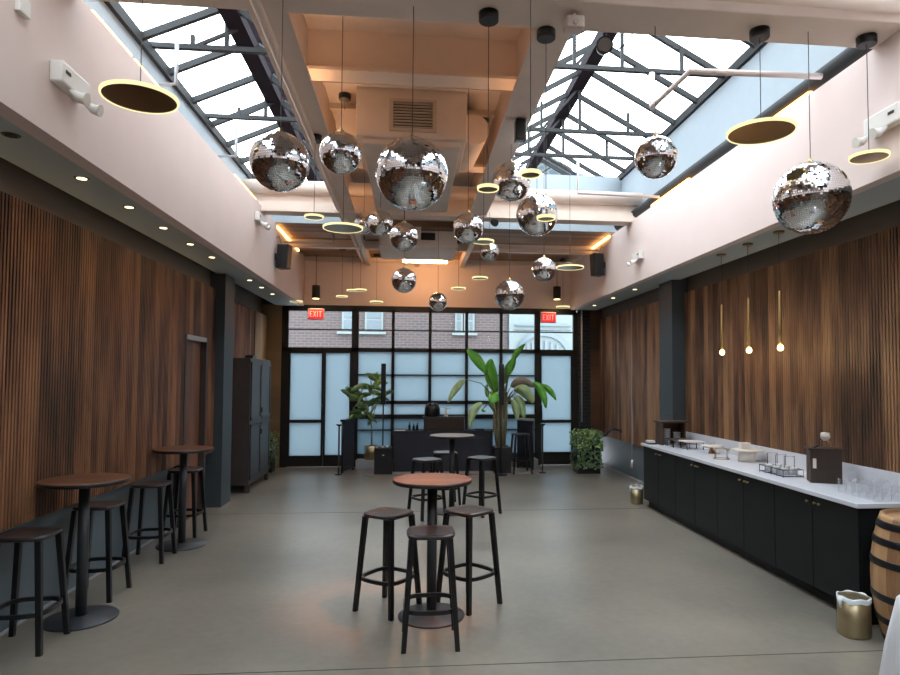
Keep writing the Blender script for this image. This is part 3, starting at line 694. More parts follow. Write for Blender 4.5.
def exit_sign(px, py, lab):
    p = atY(px, py, D-.10); t = thing('exit_sign', lab, 'exit sign', p)
    B(-.165, 0, -.115, .165, .05, .115).build('housing', 'exitframe', t, bevel=.006)
    B(-.145, -.006, -.095, .145, -.0005, .095).build('face', 'red', t)
    l = MB(); w_, y_ = .016, -.011
    def st(a, b): l.bar((a[0], y_, a[1]), (b[0], y_, b[1]), w_, .008, up=(0, 1, 0))
    h = .06
    for seg in (((-.115, -h), (-.115, h)), ((-.115, h-.008), (-.07, h-.008)), ((-.115, 0), (-.075, 0)), ((-.115, -h+.008), (-.07, -h+.008)),
                ((-.05, -h), (.0, h)), ((.0, -h), (-.05, h)), ((.03, -h), (.03, h)), ((.085, -h), (.085, h)), ((.058, h-.008), (.118, h-.008))): st(*seg)
    l.build('letters', 'redlet', t)
exit_sign(316, 314, 'red lit EXIT sign on the window head, left one')
exit_sign(548.5, 317.5, 'red lit EXIT sign on the window head, right one')

# ================================================================ FURNITURE
STOOL_N = [0]
def stool_proto():
    t = thing('bar_stool', 'x', 'bar stool', (0,0,0))
    MB().lathe([(.148, .718), (.160, .724), (.165, .738), (.158, .749), (.12, .7455), (.05, .742)], n=48, sq=4.2).build('seat', 'seat', t)
    for sx, sy in ((-1,-1), (1,-1), (1,1), (-1,1)):
        top = Vector((sx*.128, sy*.128, .722)); bot = Vector((sx*.178, sy*.178, 0))
        def sec(c, a): return [(c.x+sx*a*u, c.y+sy*a*v, c.z) for u, v in ((-1,-1), (.75,-1), (1,-.75), (1,.75), (.75,1), (-1,1), )]
        s_ = sec(top, .019); b_ = sec(bot, .0165)
        if sx*sy < 0: s_, b_ = s_[::-1], b_[::-1]
        MB().loft(b_, s_).build('leg', 'stool', t)
    pts = []
    for k in range(40):
        a = 2*math.pi*k/40+.02; c, s = math.cos(a), math.sin(a); q = (abs(c)**3.4+abs(s)**3.4)**(-1/3.4); pts.append((.176*q*c, .176*q*s, .25))
    fr_ = MB(); n = len(pts); vs = []
    for (x, y, z) in pts:
        d = math.hypot(x, y); ux, uy = x/d, y/d
        for o_, zz in ((-.009, -.014), (.009, -.014), (.009, .014), (-.009, .014)): vs.append((x+ux*o_, y+uy*o_, z+zz))
    fr_.add(vs, [(i*4+j, ((i+1) % n)*4+j, ((i+1) % n)*4+(j+1) % 4, i*4+(j+1) % 4) for i in range(n) for j in range(4)])
    fr_.build('footrest', 'stool', t)
    return t
P0 = stool_proto(); used = False
def stool(x, y, rz, lab, grp):
    global used
    if not used:
        used = True; P0.location = (x, y, 0); P0.rotation_euler = (0, 0, R(rz)); P0['label'] = lab; P0['group'] = grp
    else: dup(P0, (x, y, 0), R(rz), lab, grp)
G1, G2, G3 = 'stools around the front centre table', 'stools along the left wall', 'stools around the rear centre table'
stool(.145, 4.41, 0, 'black bar stool nearest the viewer, in front of the centre table', G1)
stool(-.165, 5.05, -37, 'black bar stool left of the front centre table', G1)
stool(.475, 5.10, 40, 'black bar stool right of the front centre table', G1)
stool(-2.55, 4.57, 2, 'black bar stool at the left wall, cut by the picture edge', G2)
stool(-2.555, 5.55, 0, 'black bar stool at the left wall, second from the viewer', G2)
stool(-2.555, 6.60, 1, 'black bar stool at the left wall just before the farther wall table', G2)
stool(-2.555, 7.56, -1, 'black bar stool at the left wall beyond the farther wall table', G2)
stool(.22, 8.30, 30, 'black bar stool left of the rear centre table', G3)
stool(.95, 8.42, 42, 'black bar stool right of the rear centre table', G3)
stool(.50, 9.05, 8, 'black bar stool behind the rear centre table', G3)
stool(2.10, 11.97, 4, 'black bar stool beside the dark screen near the right entrance', 'stool by the right entrance')
def table_proto():
    t = thing('bar_table', 'x', 'bar table')
    MB().lathe([(.298, 1.003), (.303, 1.010), (.303, 1.026), (.300, 1.030)], n=56).build('table_edge', 'black', t)
    MB().lathe([(.299, 1.0302), (.297, 1.033)], n=56).build('tabletop', 'tabletop', t)
    MB().lathe([(.038, .02), (.038, 1.003)], n=24).build('column', 'darkbase', t)
    MB().lathe([(.25, 0), (.252, .008), (.245, .016), (.06, .022), (.045, .03)], n=56).build('base', 'darkbase', t)
    return t
T0 = table_proto(); T0.location = (.17, 4.86, 0); T0['label'] = 'round bar table in the front centre with an orange sheen on top'; T0['group'] = 'round bar tables'
dup(T0, (-2.425, 5.03, 0), 0, 'round bar table against the left wall, nearer one')
dup(T0, (-2.425, 7.10, 0), 0, 'round bar table against the left wall, farther one by the wood door')
dup(T0, (.56, 8.55, 0), 0, 'round bar table in the rear centre before the navy counter')

# tall locker
t = thing('locker_cabinet', 'tall dark wooden locker cabinet with mesh doors against the left wall', 'cabinet', (-2.675, 10.14, 0))
B(-.20, 0, .12, .18, 1.40, 2.10).build('body', 'cabwood', t, bevel=.006)
for x in (-.16, .15):
    for y in (.05, 1.35): B(x-.03, y-.03, 0, x+.03, y+.03, .12).build('leg', 'cabwood', t)
for k in range(2):
    for z0_, z1_ in ((.20, 1.06), (1.12, 2.04)):
        ya = .03+k*.675; f = MB(); yb = ya+.66
        f.box(.181, ya, z0_, .20, ya+.05, z1_); f.box(.181, yb-.05, z0_, .20, yb, z1_); f.box(.181, ya, z0_, .20, yb, z0_+.05); f.box(.181, ya, z1_-.05, .20, yb, z1_)
        o = f.build('door', 'darkbase', t); B(.181, ya+.05, z0_+.05, .188, yb-.05, z1_-.05).build('mesh_panel', 'mesh', o)
        B(.20, (yb-.03 if k == 0 else ya+.01), z1_-.2 if z0_ < 1 else z0_+.1, .215, (yb-.01 if k == 0 else ya+.03), (z1_-.12) if z0_ < 1 else z0_+.18).build('latch', 'black', o)
t = thing('small_box', 'small black box lying on top of the locker', 'box', (-2.60, 10.55, 2.10)); B(-.06, -.1, 0, .06, .1, .05).build('body', 'black', t); B(-.05, -.02, .05, .05, .02, .06).build('lid_grip', 'darkbase', t)

# leaves ------------------------------------------------------------------
def leaf_mesh(mb, p0, p1, p2, w, tipw=.35, fold=.25, side=None, n=10):
    """blade along a quadratic curve p0-p1-p2"""
    p0, p1, p2 = Vector(p0), Vector(p1), Vector(p2); vs = []
    for i in range(n+1):
        t_ = i/n; c = p0*(1-t_)**2+p1*2*t_*(1-t_)+p2*t_*t_; d = ((p1-p0)*(1-t_)+(p2-p1)*t_).normalized()
        s_ = side or Vector((d.z, .35, -d.x)); s_ = Vector(s_); s_ = (s_-d*s_.dot(d)).normalized(); nn = d.cross(s_)
        ww = w*(math.sin(math.pi*min(1, (t_*.94+.03)))**.6)*(1-.25*t_)
        vs += [c-s_*ww+nn*ww*fold, c, c+s_*ww+nn*ww*fold]
    fs = []
    for i in range(n): fs += [(i*3, i*3+1, i*3+4, i*3+3), (i*3+1, i*3+2, i*3+5, i*3+4)]
    mb.add(vs, fs, True)
# bird of paradise plant
PY = 12.02
t = thing('bird_of_paradise', 'large leafy bird of paradise plant rising before the street windows', 'potted plant', (0, 0, 0))
def q(px, py, dy=0): return atY(px, py, PY+dy)
base = q(501.5, 447); 
B(base.x-.16, PY-.17, 0, base.x+.16, PY+.15, .50).build('planter_box', 'black', t, bevel=.006)
sm_ = MB()
for k in range(34):
    x, y = random.uniform(-.14, .14), random.uniform(-.14, .13); r_ = random.uniform(.012, .024)
    sm_.lathe([(r_*.5, -r_*.7), (r_, 0), (r_*.5, r_*.7)], (base.x+x, PY+y, .505), 7)
sm_.build('pebbles', 'stone', t)
tk = MB()
for dx, tx, ty in ((-.04, 498, 395), (.03, 507, 392), (0, 502, 400), (-.06, 494, 408)): tk.tube([(base.x+dx, PY+dx, .48), tuple((base.lerp(q(tx, ty), .5))+Vector((dx, 0, 0))), q(tx, ty)], [.05, .035, .015], 8)
tk.build('trunk', 'trunk', t)
LV = [  # stem start, blade start, control, tip, width, material, dy
 ((497, 405), (487, 373), (478, 357), (467, 350), .115, 'leaf', -.1),
 ((499, 405), (497, 392), (489, 372), (491, 359), .15, 'leaf', 0),
 ((505, 400), (504, 384), (508, 368), (514, 358), .11, 'leafdark', .05),
 ((510, 365), (512, 362), (517, 352), (525, 344), .07, 'leaf', .1),
 ((497, 400), (465, 379), (455, 387), (448, 402), .085, 'leafpale', -.2),
 ((494, 412), (482, 403), (470, 408), (470, 428), .10, 'leafpale', -.25),
 ((497, 402), (484, 408), (480, 411), (486, 411), .03, 'leaf', -.2),
 ((497, 412), (493, 390), (490, 400), (499, 416), .11, 'leafpale', .1),
 ((496, 404), (497, 393), (493, 397), (492, 403), .12, 'leaf', -.3),
 ((506, 398), (511, 387), (522, 378), (534, 387), .13, 'leafbrown', -.05),
 ((507, 400), (514, 390), (528, 388), (530, 402), .15, 'leafpale', -.1),
 ((508, 402), (514, 397), (520, 400), (524, 418), .13, 'leafpale', .0),
 ((508, 400), (533, 383), (543, 386), (546, 408), .085, 'leaf', -.12),
 ((508, 400), (541, 385), (550, 388), (556, 400), .065, 'leaf', .1),
 ((507, 400), (519, 388), (530, 395), (533, 403), .12, 'leafpale', -.15),
 ((508, 402), (512, 400), (517, 408), (517, 420), .09, 'leafpale', -.1),
 ((503, 402), (508, 375), (513, 366), (515, 354), .08, 'leaf', -.15),
 ((496, 404), (489, 398), (486, 392), (487, 384), .06, 'leafpale', .1),
 ((505, 404), (503, 392), (503, 400), (506, 414), .09, 'leafdark', .12)]
for (s0, a, c_, e_, w_, mt_, dy) in LV:
    o = MB(); leaf_mesh(o, q(*a, dy), q(*c_, dy-.05), q(*e_, dy-.1), w_*(1.05 if mt_ == 'leaf' else .9)); lf = o.build('leaf', mt_, t)
    md = lf.modifiers.new('thickness', 'SOLIDIFY'); md.thickness = .003
    st0, st1 = q(*s0, 0), q(*a, dy); mid = st0.lerp(st1, .5)+Vector((0, 0, .12*min(1, abs(st1.x-st0.x)*2.5)))
    MB().tube([q(501, 425), st0, mid, st1], [.014, .013, .010, .008], 6).build('leaf_stem', 'stem', lf)
# fiddle leaf fig
t = thing('fiddle_leaf_fig', 'small fig tree with broad leaves in a brass pot on the window ledge', 'potted plant', (atY(371.5, 456, 12.82).x, 12.82, .165))
MB().lathe([(.12, 0), (.14, .02), (.145, .28), (.138, .285)], n=28).build('pot', 'dullbrass', t)
MB().lathe([(.13, .27), (.05, .287)], n=20).build('soil', 'soil', t)
o0 = t.location
def q2(px, py, dy=0): return atY(px, py, 12.82+dy)-o0
tk = MB(); tk.tube([(0, 0, .25), (.0, 0, .6), (-.02, 0, .75)], [.016, .013, .012], 8)
for e_ in ((360, 402), (374, 388), (378, 402), (366, 395)): tk.tube([(-.02, 0, .7), (Vector((-.02, 0, .7)).lerp(q2(*e_), .5)+Vector((0, 0, .05))), q2(*e_)], [.011, .009, .005], 6)
tk.build('trunk', 'trunk', t)
C4 = [(120,210),(150,190),(100,190),(140,240),(110,240),(160,270),(210,130),(235,120),(200,160),(190,190),(220,210),(240,250),(110,310),(90,350),(130,330),(185,320),(190,360),(285,210),(62,205),(230,180),(160,220),(130,265),(250,150),(215,250),(120,180),(175,180),(150,300),(205,300),(95,225),(240,225)]
C4 = C4+[(x+random.uniform(-22, 22), y+random.uniform(-22, 22)) for x, y in C4[:26]]
for k, (x, y) in enumerate(C4):
    p = q2(335+x*.185, 355+y*.185, random.uniform(-.15, .12)); a = random.uniform(0, 6.28); el = random.uniform(-.5, .5)
    d = Vector((math.cos(a)*math.cos(el), math.sin(a)*.5, math.sin(a)*.5+el*.4-.1)).normalized()*.13
    o = MB(); leaf_mesh(o, p-d, p+Vector((0, 0, .03)), p+d, .06, side=(random.uniform(-.6, .6), -.5, 1), n=7)
    lf = o.build('leaf', ('leafpale', 'ivy', 'leafdark')[k % 3], t); md = lf.modifiers.new('thickness', 'SOLIDIFY'); md.thickness = .003
# ivy planters
def ivy(name, lab, x0_, y0_, x1_, y1_, h, n, box='black', spread=.07, lid=True):
    t = thing(name, lab, 'potted plant', ((x0_+x1_)/2, (y0_+y1_)/2, 0)); hx, hy = (x1_-x0_)/2, (y1_-y0_)/2
    B(-hx, -hy, 0, hx, hy, h*.86).build('planter_box', box, t, bevel=.006)
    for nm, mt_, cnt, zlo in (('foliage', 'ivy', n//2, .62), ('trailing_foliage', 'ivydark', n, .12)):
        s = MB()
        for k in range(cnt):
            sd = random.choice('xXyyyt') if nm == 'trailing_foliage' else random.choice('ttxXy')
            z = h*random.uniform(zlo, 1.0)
            if sd == 't': p = Vector((random.uniform(-hx-.02, hx+.02), random.uniform(-hy-.02, hy+.02), h*random.uniform(.84, 1.04))); nrm = Vector((random.uniform(-.6, .6), random.uniform(-.6, .6), 1))
            elif sd == 'x': p = Vector((-hx-random.uniform(.005, spread), random.uniform(-hy, hy), z)); nrm = Vector((-1, random.uniform(-.7, .7), random.uniform(-.2, .8)))
            elif sd == 'X': p = Vector((hx+random.uniform(.005, spread), random.uniform(-hy, hy), z)); nrm = Vector((1, random.uniform(-.7, .7), random.uniform(-.2, .8)))
            else: p = Vector((random.uniform(-hx-.02, hx+.02), -hy-random.uniform(.005, spread), z)); nrm = Vector((random.uniform(-.7, .7), -1, random.uniform(-.2, .8)))
            nrm.normalize(); a = nrm.orthogonal().normalized(); b = nrm.cross(a); th = random.uniform(0, 6.28); u = a*math.cos(th)+b*math.sin(th); v = nrm.cross(u); r_ = random.uniform(.018, .034)
            s.add([p-u*r_, p-v*r_*.8+nrm*.004, p+u*r_*1.2, p+v*r_*.8+nrm*.004], [(0,1,2,3)])
        s.build(nm, mt_, t)['kind'] = 'stuff'
    return t
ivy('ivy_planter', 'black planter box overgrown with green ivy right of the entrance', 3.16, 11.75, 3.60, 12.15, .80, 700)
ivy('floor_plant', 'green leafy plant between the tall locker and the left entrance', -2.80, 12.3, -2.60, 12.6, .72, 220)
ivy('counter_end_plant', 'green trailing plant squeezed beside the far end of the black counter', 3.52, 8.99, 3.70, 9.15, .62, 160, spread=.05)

# rear counter island ------------------------------------------------------
t = thing('floor_mat', 'thin grey mat under the rear navy counter', 'mat', (0, 0, 0)); B(-.88, 11.82, 0, 2.35, 12.60, .012).build('mat_sheet', 'mat', t, bevel=.004)
t = thing('navy_counter', 'low navy counter with flat top standing before the street windows', 'counter', (.63, 12.2, .012))
B(-.96, 0, 0, .96, .38, .745).build('body', 'navy', t); B(-.97, -.01, .745, .97, .39, .77).build('countertop', 'navy', t)
for k in (-.48, 0, .48): B(k-.003, -.004, .03, k+.003, -.0005, .72).build('panel_joint', 'black', t)
B(.66, -.006, .62, .80, -.0005, .65).build('handle_recess', 'darkbase', t)
t = thing('wooden_cabinet', 'dark wooden cabinet box standing on top of the navy counter', 'cabinet', (.645, 12.4, .782))
B(-.39, -.14, 0, .39, .14, .235).build('body', 'crate', t); B(-.41, -.16, .235, .41, .16, .27).build('top_board', 'cabwood', t)
for k in range(4): B(-.37, -.144, .02+k*.055, .37, -.1405, .024+k*.055).build('slat_gap', 'black', t)
t = thing('black_hat_bag', 'rounded black bag sitting on the dark wooden cabinet', 'bag', (.42, 12.40, 1.052))
MB().lathe([(.13, 0), (.155, .03), (.15, .15), (.125, .23), (.07, .265), (.01, .27)], n=24).build('body', 'black', t)
MB().tube([(-.05, -.1, .24), (-.02, -.11, .29), (.04, -.11, .29), (.07, -.1, .23)], .01).build('handle', 'black', t)
t = thing('desk_lamp_stand', 'small pale T-shaped stand on the dark wooden cabinet', 'stand', (.68, 12.32, 1.052))
MB().lathe([(.05, 0), (.045, .015), (.02, .03), (.02, .15)], n=14).build('post', 'white', t); B(-.09, -.01, .15, .09, .01, .165).build('cross_arm', 'white', t)
for i, (x, hgt, lab) in enumerate(((-.02, .16, 'tall dark bottle on the navy counter, left of its group'), (.06, .13, 'middle dark bottle on the navy counter'), (.13, .15, 'dark bottle on the navy counter nearest the wooden cabinet'))):
    t = thing('bottle', lab, 'bottle', (x, 12.38, .782), 0, 'bottles on the navy counter')
    MB().lathe([(.024, 0), (.025, hgt*.6), (.010, hgt*.78), (.010, hgt)], n=12).build('glass_body', 'black', t); MB().lathe([(.011, hgt), (.011, hgt+.012)], n=10).build('cap', 'dullbrass', t)
t = thing('paper_sheets', 'white papers lying on the left end of the navy counter', 'paper', (-.2, 12.36, .782)); B(-.11, -.08, 0, .10, .08, .006).build('sheets', 'white', t)
t = thing('small_tray', 'small black tray on the right end of the navy counter', 'tray', (1.35, 12.36, .782)); B(-.09, -.06, 0, .09, .06, .03).build('tray_body', 'black', t, bevel=.008)
# column loudspeakers
def column_speaker(px, Y, bx, boxlab, lab, boxed=True):
    x = atY(px, 400, Y).x
    t = thing('column_speaker', lab, 'speaker', (bx, Y, 0))
    if boxed:
        B(-.165, -.14, 0, .165, .14, .50).build('subwoofer', 'black', t, bevel=.008)
        B(-.02, -.146, .36, .02, -.1405, .375).build('badge', 'white', t)
        z0_ = .50
    else:
        MB().lathe([(.12, 0), (.12, .015), (.02, .03)], n=20).build('base_plate', 'black', t); z0_ = .03
    MB().tube([(x-bx, 0, z0_), (x-bx, 0, 1.32)], .014, 10).build('pole', 'black', t)
    B(x-bx-.045, -.05, 1.30, x-bx+.045, .05, 2.07).build('column', 'black', t, bevel=.008)
column_speaker(383.3, 12.0, -.50, '', 'tall black column loudspeaker on a black bass box, left of the navy counter')
column_speaker(501.3, 11.72, atY(501.3, 400, 11.72).x, '', 'tall black column loudspeaker rising in front of the large plant', False)
for i, dx in enumerate((-.10, .0, .09)):
    t = thing('candle_cup', ['leftmost white candle cup on the bass box', 'middle white candle cup on the bass box', 'rightmost white candle cup on the bass box'][i], 'cup', (-.52+dx, 11.93, .50), 0, 'candle cups')
    MB().lathe([(.018, 0), (.022, .03), (.018, .03), (.016, .012)], n=12).build('cup', 'cream', t)
# dark screens left and right
for xa, ya, xb, yb, lab in ((-1.28, 12.15, -1.12, 12.60, 'narrow dark waist-high screen by the left entrance'), (2.40, 12.30, 2.16, 12.62, 'narrow dark waist-high screen by the right entrance')):
    t = thing('screen_panel', lab, 'screen', (0, 0, 0))
    MB().bar((xa, ya, .50), (xb, yb, .50), .04, .92).build('panel', 'navy', t); MB().bar((xa, ya, .985), (xb, yb, .985), .10, .04).build('top_rail', 'pipe' if xa > 0 else 'black', t)
    for x, y in ((xa, ya), (xb, yb)): MB().tube([(x, y, 0), (x, y, .97)], .02).build('post', 'black', t)
for x, y, lab in ((-1.32, 11.95, 'slim black stanchion post near the left entrance'), (2.52, 11.95, 'slim black stanchion post near the right entrance')):
    t = thing('stanchion', lab, 'post', (x, y, 0)); MB().lathe([(.07, 0), (.07, .01), (.016, .02), (.016, .90)], n=14).build('post', 'black', t); MB().lathe([(.03, .90), (.055, .92), (.055, .935)], n=14).build('cap', 'black', t)
# wall bracket and cord on right wall
t = thing('wall_bracket', 'bent black bracket arm on the right wall above the ivy planter', 'bracket', (SR, 11.6, .82))
MB().tube([(-.001, 0, 0), (-.12, .0, .04), (-.20, .0, .02), (-.32, .0, -.10)], .018).build('arm', 'black', t); MB().tube([(-.001, 0, 0), (-.02, 0, 0)], .05, 14).build('wall_plate', 'black', t)
t = thing('hanging_cord', 'thin pale cord hanging down the right wall boards', 'cord', (SR-.02, 10.95, 0))
MB().tube([(0, .01*math.sin(k*1.3), 3.02-k*.24) for k in range(12)], .008, 6).build('cord', 'pipe', t); MB().tube([(0, 0, .36), (.0, .02, .22)], .02).build('end_weight', 'white', t)

# ================================================================ COUNTER
CT = .89; CXF = 3.275
Y0c, Y1c = 4.40, 8.74
t = tag(MB().box(CXF, Y0c-.03, CT-.035, SR-.023, Y1c+.03, CT).build('worktop', 'white_top', bevel=.004), 'long white worktop of the black counter along the right wall', 'worktop')
tag(B(SR-.022, Y0c-.03, CT, SR-.002, Y1c+.03, 1.05).build('backsplash', 'white_top'), 'low white backsplash strip behind the worktop on the right wall', 'backsplash')
uw = (Y1c-Y0c)/4
labs = ['black base cabinet at the near end of the counter, beside the barrel', 'black base cabinet second from the near end of the counter', 'black base cabinet second from the far end of the counter', 'black base cabinet at the far end of the counter, by the column']
for k in range(4):
    ya = Y0c+k*uw; t = thing('base_cabinet', labs[k], 'cabinet', (CXF+.03, ya, 0), 0, 'counter base cabinets')
    B(.022, .001, .10, .60, uw-.001, CT-.036).build('body', 'counter', t); B(.075, .001, 0, .60, uw-.001, .0995).build('toe_kick', 'counter', t)
    for d_ in range(2):
        a = .004+d_*uw/2; b = a+uw/2-.008
        dr = B(0, a, .105, .021, b, CT-.040).build('door', 'counter', t, bevel=.002)
        for kk in (0, 1):
            yy = (b-.045-.055*kk) if d_ == 0 else (a+.045+.055*kk)
            if kk == 1 and d_ == 1: continue
            MB().tube([(-.001, yy, .795), (-.012, yy, .795), (-.022, yy, .795)], [.005, .008, .011], 10).build('knob', 'brass', dr)
# barrel, bins
t = thing('oak_barrel', 'oak barrel with black hoops at the near end of the counter', 'barrel', (3.52, 4.02, 0))
bp_ = lambda z: .262+.075*(1-((z-.45)/.45)**2)
MB().lathe([(bp_(0)-.03, 0.0)]+[(bp_(z), z) for z in [i*.05 for i in range(0, 18)]]+[(bp_(.87), .87), (bp_(.87)-.025, .87), (bp_(.87)-.03, .85)], n=48).build('staves', 'barrel', t)
for z in (.03, .17, .33, .56, .70, .81):
    MB().lathe([(bp_(z-.02)+.004, z-.024), (bp_(z-.02)+.006, z-.02), (bp_(z+.02)+.006, z+.02), (bp_(z+.02)+.003, z+.024)], n=48).build('hoop', 'hoop', t)
for x, y, k, h, lab in ((3.14, 4.245, .098, .27, 'brass waste bin with white liner next to the barrel'), (3.27, 8.93, .085, .25, 'small brass waste bin with white liner at the far end of the counter')):
    t = thing('waste_bin', lab, 'bin', (x, y, 0)); MB().lathe([(k*.94, 0), (k, .01), (k, h)], n=28, sq=2.6).build('body', 'dullbrass', t)
    l = MB(); n = 36; vs = []
    for (r_, z) in ((k*.9, h-.03), (k*.99, h+.006), (k*1.04, h), (k*1.03, h-.03)):
        for j_ in range(n): a = 2*math.pi*j_/n; rr = r_*(abs(math.cos(a))**2.6+abs(math.sin(a))**2.6)**(-1/2.6)*(1+.012*math.sin(a*5)+(.006*math.sin(a*9))); vs.append((rr*math.cos(a), rr*math.sin(a), z+.005*math.sin(a*6)))
    l.add(vs, [(i*n+j_, i*n+(j_+1) % n, (i+1)*n+(j_+1) % n, (i+1)*n+j_) for i in range(3) for j_ in range(n)], True); l.build('liner', 'bag', t)
    MB().tube([(-k*1.0, 0, h-.005), (-k*1.16, -.01, h-.02), (-k*1.12, -.02, h-.07)], [.018, .018, .006], 8).build('liner_knot', 'bag', t)
# crate with goblet
c0 = atZ(831, 485, CT)
t = thing('wooden_crate', 'dark wooden crate with a hand slot standing on the near part of the worktop', 'crate', (3.67, 5.30, CT), R(-24))
f = MB(); f.box(-.125, -.06, 0, .125, -.045, .29); f.box(-.125, .12, 0, .125, .135, .29); f.box(-.125, -.045, 0, -.11, .12, .29); f.box(.11, -.045, 0, .125, .12, .29); f.box(-.14, -.07, .29, .14, .145, .305)
f.build('box', 'crate', t); B(-.105, -.064, .13, -.078, -.0605, .215).build('hand_slot', 'cream', t)
def goblet(x, y, z, h, lab, grp, name='glass_goblet'):
    t = thing(name, lab, 'glass', (x, y, z), 0, grp)
    MB().lathe([(h*.26, 0), (h*.26, h*.03), (h*.06, h*.07), (h*.05, h*.3)], n=20).build('foot', 'drink', t)
    MB().lathe([(h*.06, h*.3), (h*.27, h*.42), (h*.33, h*.65), (h*.30, h), (h*.28, h), (h*.31, h*.65), (h*.25, h*.44), (h*.04, h*.33)], n=24).build('bowl', 'drink', t)
    return t
g = goblet(3.68, 5.30, CT+.305, .15, 'white-filled glass goblet standing on the wooden crate', 'goblets')
MB().lathe([(.02, .065), (.042, .095), (.038, .135), (.01, .14)], n=16).build('filling', 'cream', g)
t = thing('paper_clip', 'small dark clip lying on the crate top left of the goblet', 'clip', (3.60, 5.30, CT+.305)); MB().tube([(-.03, 0, .008), (.03, .02, .02)], .008).build('clip', 'black', t)
# wire caddy with glass jars
t = thing('wire_caddy', 'black wire caddy rack on the worktop left of the crate', 'rack', (3.55, 5.78, CT))
w_ = MB()
for z in (.012, .07):
    w_.tube([(-.10, -.2, z), (.10, -.2, z), (.10, .2, z), (-.10, .2, z)], .004, 6, closed=True)
for x in (-.10, .10):
    for y in (-.2, -.1, 0, .1, .2): w_.tube([(x, y, .0), (x, y, .07)], .003, 5)
for y in (-.14, .0, .14):
    w_.tube([(-.05, y, .07), (-.05, y, .19), (.05, y, .19), (.05, y, .07)], .004, 6)
for y in (-.2, -.1, 0, .1, .2): w_.tube([(-.1, y, .01), (.1, y, .01)], .003, 5)
w_.build('wire_frame', 'black', t)
for i, (x, y) in enumerate(((-.05, -.14), (.05, -.13), (-.05, -.02), (.05, 0), (-.05, .12), (.05, .13))):
    j_ = thing('sugar_jar', ['white jar in the caddy, near left', 'white jar in the caddy, near right', 'white jar in the caddy, middle left', 'white jar in the caddy, middle right', 'white jar in the caddy, far left', 'white jar in the caddy, far right'][i], 'jar', (3.55+x, 5.78+y, CT+.016), 0, 'jars in the wire caddy')
    MB().lathe([(.030, 0), (.034, .01), (.034, .055), (.030, .06)], n=16).build('jar_body', 'ceramic', j_); MB().lathe([(.031, .06), (.031, .068)], n=14).build('lid', 'white', j_)
# round cream stand, cone, small tables
c1 = (3.74, 6.72)
t = thing('cake_stand', 'round cream drum-shaped cake stand in the middle of the worktop', 'cake stand', (*c1, CT))
MB().lathe([(.10, 0), (.10, .115), (.098, .12)], n=36).build('drum', 'cream', t); MB().lathe([(.16, .12), (.165, .128), (.16, .136)], n=36).build('plate', 'cream', t)
t = thing('white_box', 'small white card box on the cake stand', 'box', (c1[0]-.02, c1[1]+.03, CT+.136)); B(-.05, -.04, 0, .05, .04, .06).build('body', 'white', t, bevel=.004); B(-.052, -.042, .06, .052, .042, .068).build('lid', 'white', t)
t = thing('wire_plate_stand', 'thin round wire stand beside the cake stand', 'stand', (3.55, 6.95, CT)); MB().tube([(.09*math.cos(k*math.pi/10), .09*math.sin(k*math.pi/10), .005) for k in range(20)], .004, 5, closed=True).tube([(.09*math.cos(k*math.pi/10), .09*math.sin(k*math.pi/10), .11) for k in range(20)], .004, 5, closed=True).build('rings', 'dullbrass', t)
w_ = MB()
for k in range(4): a = k*math.pi/2+.4; w_.tube([(.09*math.cos(a), .09*math.sin(a), .003), (.09*math.cos(a), .09*math.sin(a), .11)], .004, 5)
w_.build('uprights', 'dullbrass', t)
t = thing('pedestal_stand', 'pale round stand on an amber cone foot left of the cake stand', 'cake stand', (3.70, 7.48, CT)); MB().lathe([(.045, 0), (.022, .06), (.02, .085)], n=20).build('cone_foot', 'amber', t); MB().lathe([(.13, .085), (.135, .095), (.13, .10)], n=32).build('plate', 'cream', t)
t = thing('glass_dish', 'small glass dish on the pedestal stand', 'dish', (3.70, 7.5, CT+.10)); MB().lathe([(.03, 0), (.045, .005), (.05, .05), (.046, .05), (.04, .01)], n=20).build('bowl', 'drink', t); MB().lathe([(.03, -0.0), (.03, .004)], n=12).build('foot', 'drink', t)
for (x, y, lab, tp) in ((3.66, 7.95, 'low white riser on thin black legs on the worktop', 'white'), (3.60, 8.24, 'low dark riser on thin black legs near the shelf box', 'crate')):
    t = thing('serving_riser', lab, 'riser', (x, y, CT), 0, 'risers on the worktop'); B(-.13, -.12, .095, .13, .12, .108).build('tray', tp, t)
    for sx in (-1, 1):
        for sy in (-1, 1): MB().tube([(sx*.11, sy*.1, 0), (sx*.11, sy*.1, .095)], .006, 6).build('leg', 'black', t)
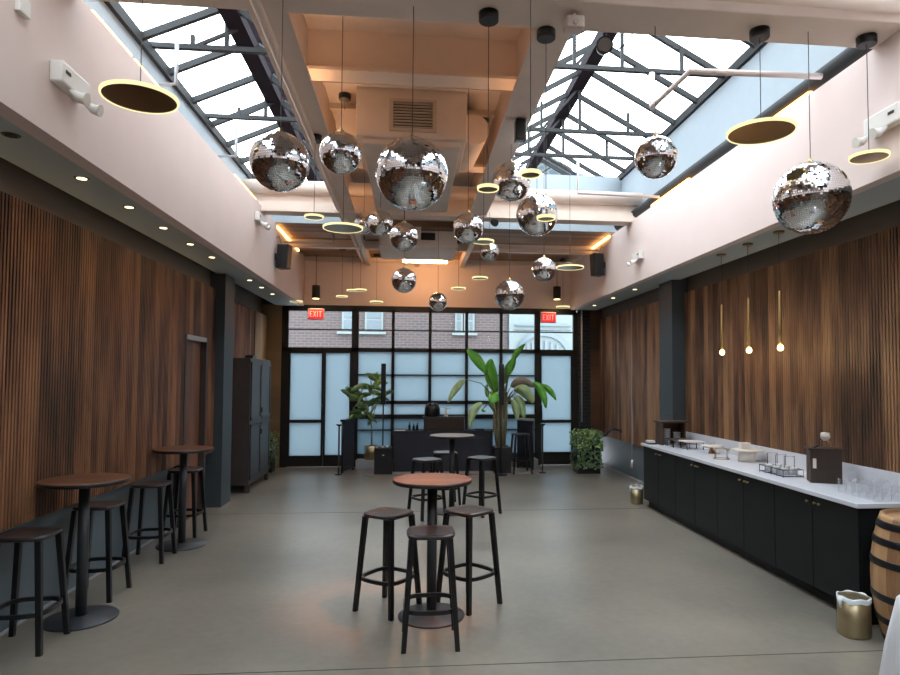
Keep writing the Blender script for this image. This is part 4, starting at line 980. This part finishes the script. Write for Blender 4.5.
# shelf box at far end with bowls and goblets
t = thing('shelf_box', 'open dark wooden shelf box at the far end of the worktop', 'shelf', (3.62, 8.50, CT))
f = MB(); f.box(-.17, -.09, 0, -.15, .15, .31); f.box(.15, -.09, 0, .17, .15, .31); f.box(-.15, .135, 0, .15, .15, .31); f.box(-.20, -.11, .31, .20, .16, .33)
f.build('box', 'crate', t)
for i, (x, n_, r_) in enumerate(((-.07, 9, .052), (.07, 7, .056))):
    for k in range(n_):
        b_ = thing('bowl', 'bowl in the %s stack inside the shelf box, %s from the bottom' % (('taller left', 'lower right')[i], ('first', 'second', 'third', 'fourth', 'fifth', 'sixth', 'seventh', 'eighth', 'ninth')[k]), 'bowl', (3.62+x, 8.49, CT+.0+k*.025), 0, 'stacked bowls in the shelf box')
        MB().lathe([(r_*.6, 0), (r_*.65, .004), (r_, .0245), (r_*.95, .0245)], n=20).build('bowl_shell', 'ceramic', b_)
goblet(3.57, 8.50, CT+.33, .11, 'glass goblet on top of the shelf box, left one', 'goblets'); goblet(3.68, 8.47, CT+.33, .11, 'glass goblet on top of the shelf box, right one', 'goblets')
t = thing('black_dish', 'small black dish with white napkins at the far worktop corner', 'dish', (3.36, 8.62, CT)); B(-.05, -.08, 0, .07, .08, .02).build('tray', 'black', t, bevel=.005); B(-.05, -.05, .02, .05, .05, .05).build('napkins', 'white', t)
# drinking glasses in rows at the near end
gp = thing('drinking_glass', 'clear drinking glass in the rows at the near end of the worktop', 'glass', (3.50, 4.45, CT), 0, 'drinking glasses at the near end of the worktop')
MB().lathe([(.024, 0), (.030, .004), (.034, .11), (.032, .11), (.028, .01), (.01, .008)], n=16).build('glass_wall', 'drink', gp)
for i in range(5):
    for j_ in range(6):
        if (i, j_) == (0, 0): continue
        dup(gp, (3.50+i*.075, 4.45+j_*.078, CT))
# cloth-covered table at lower right corner
t = thing('draped_table', 'tall table under white cloth cut off by the lower right corner', 'table', (2.06, 2.02, 0))
MB().lathe([(.30, .96), (.30, .985)], n=36).build('tabletop', 'cabwood', t); MB().lathe([(.2, 0), (.2, .02), (.03, .04), (.03, .96)], n=24).build('pedestal', 'black', t)
l = MB(); n = 72; vs = []
for (r_, z, am) in ((.02, .988, 0), (.30, .99, 0), (.318, .975, .004), (.335, .80, .02), (.37, .45, .035), (.41, .03, .045)):
    for j_ in range(n): a = 2*math.pi*j_/n; rr = r_+am*math.sin(a*9)+am*.5*math.sin(a*17+1); vs.append((rr*math.cos(a), rr*math.sin(a), z))
l.add(vs, [(i*n+j_, i*n+(j_+1) % n, (i+1)*n+(j_+1) % n, (i+1)*n+j_) for i in range(5) for j_ in range(n)], True)
t = tag(l.build('tablecloth', 'cloth'), 'white draped tablecloth in the lower right corner', 'tablecloth'); t.location = (2.06, 2.02, 0)
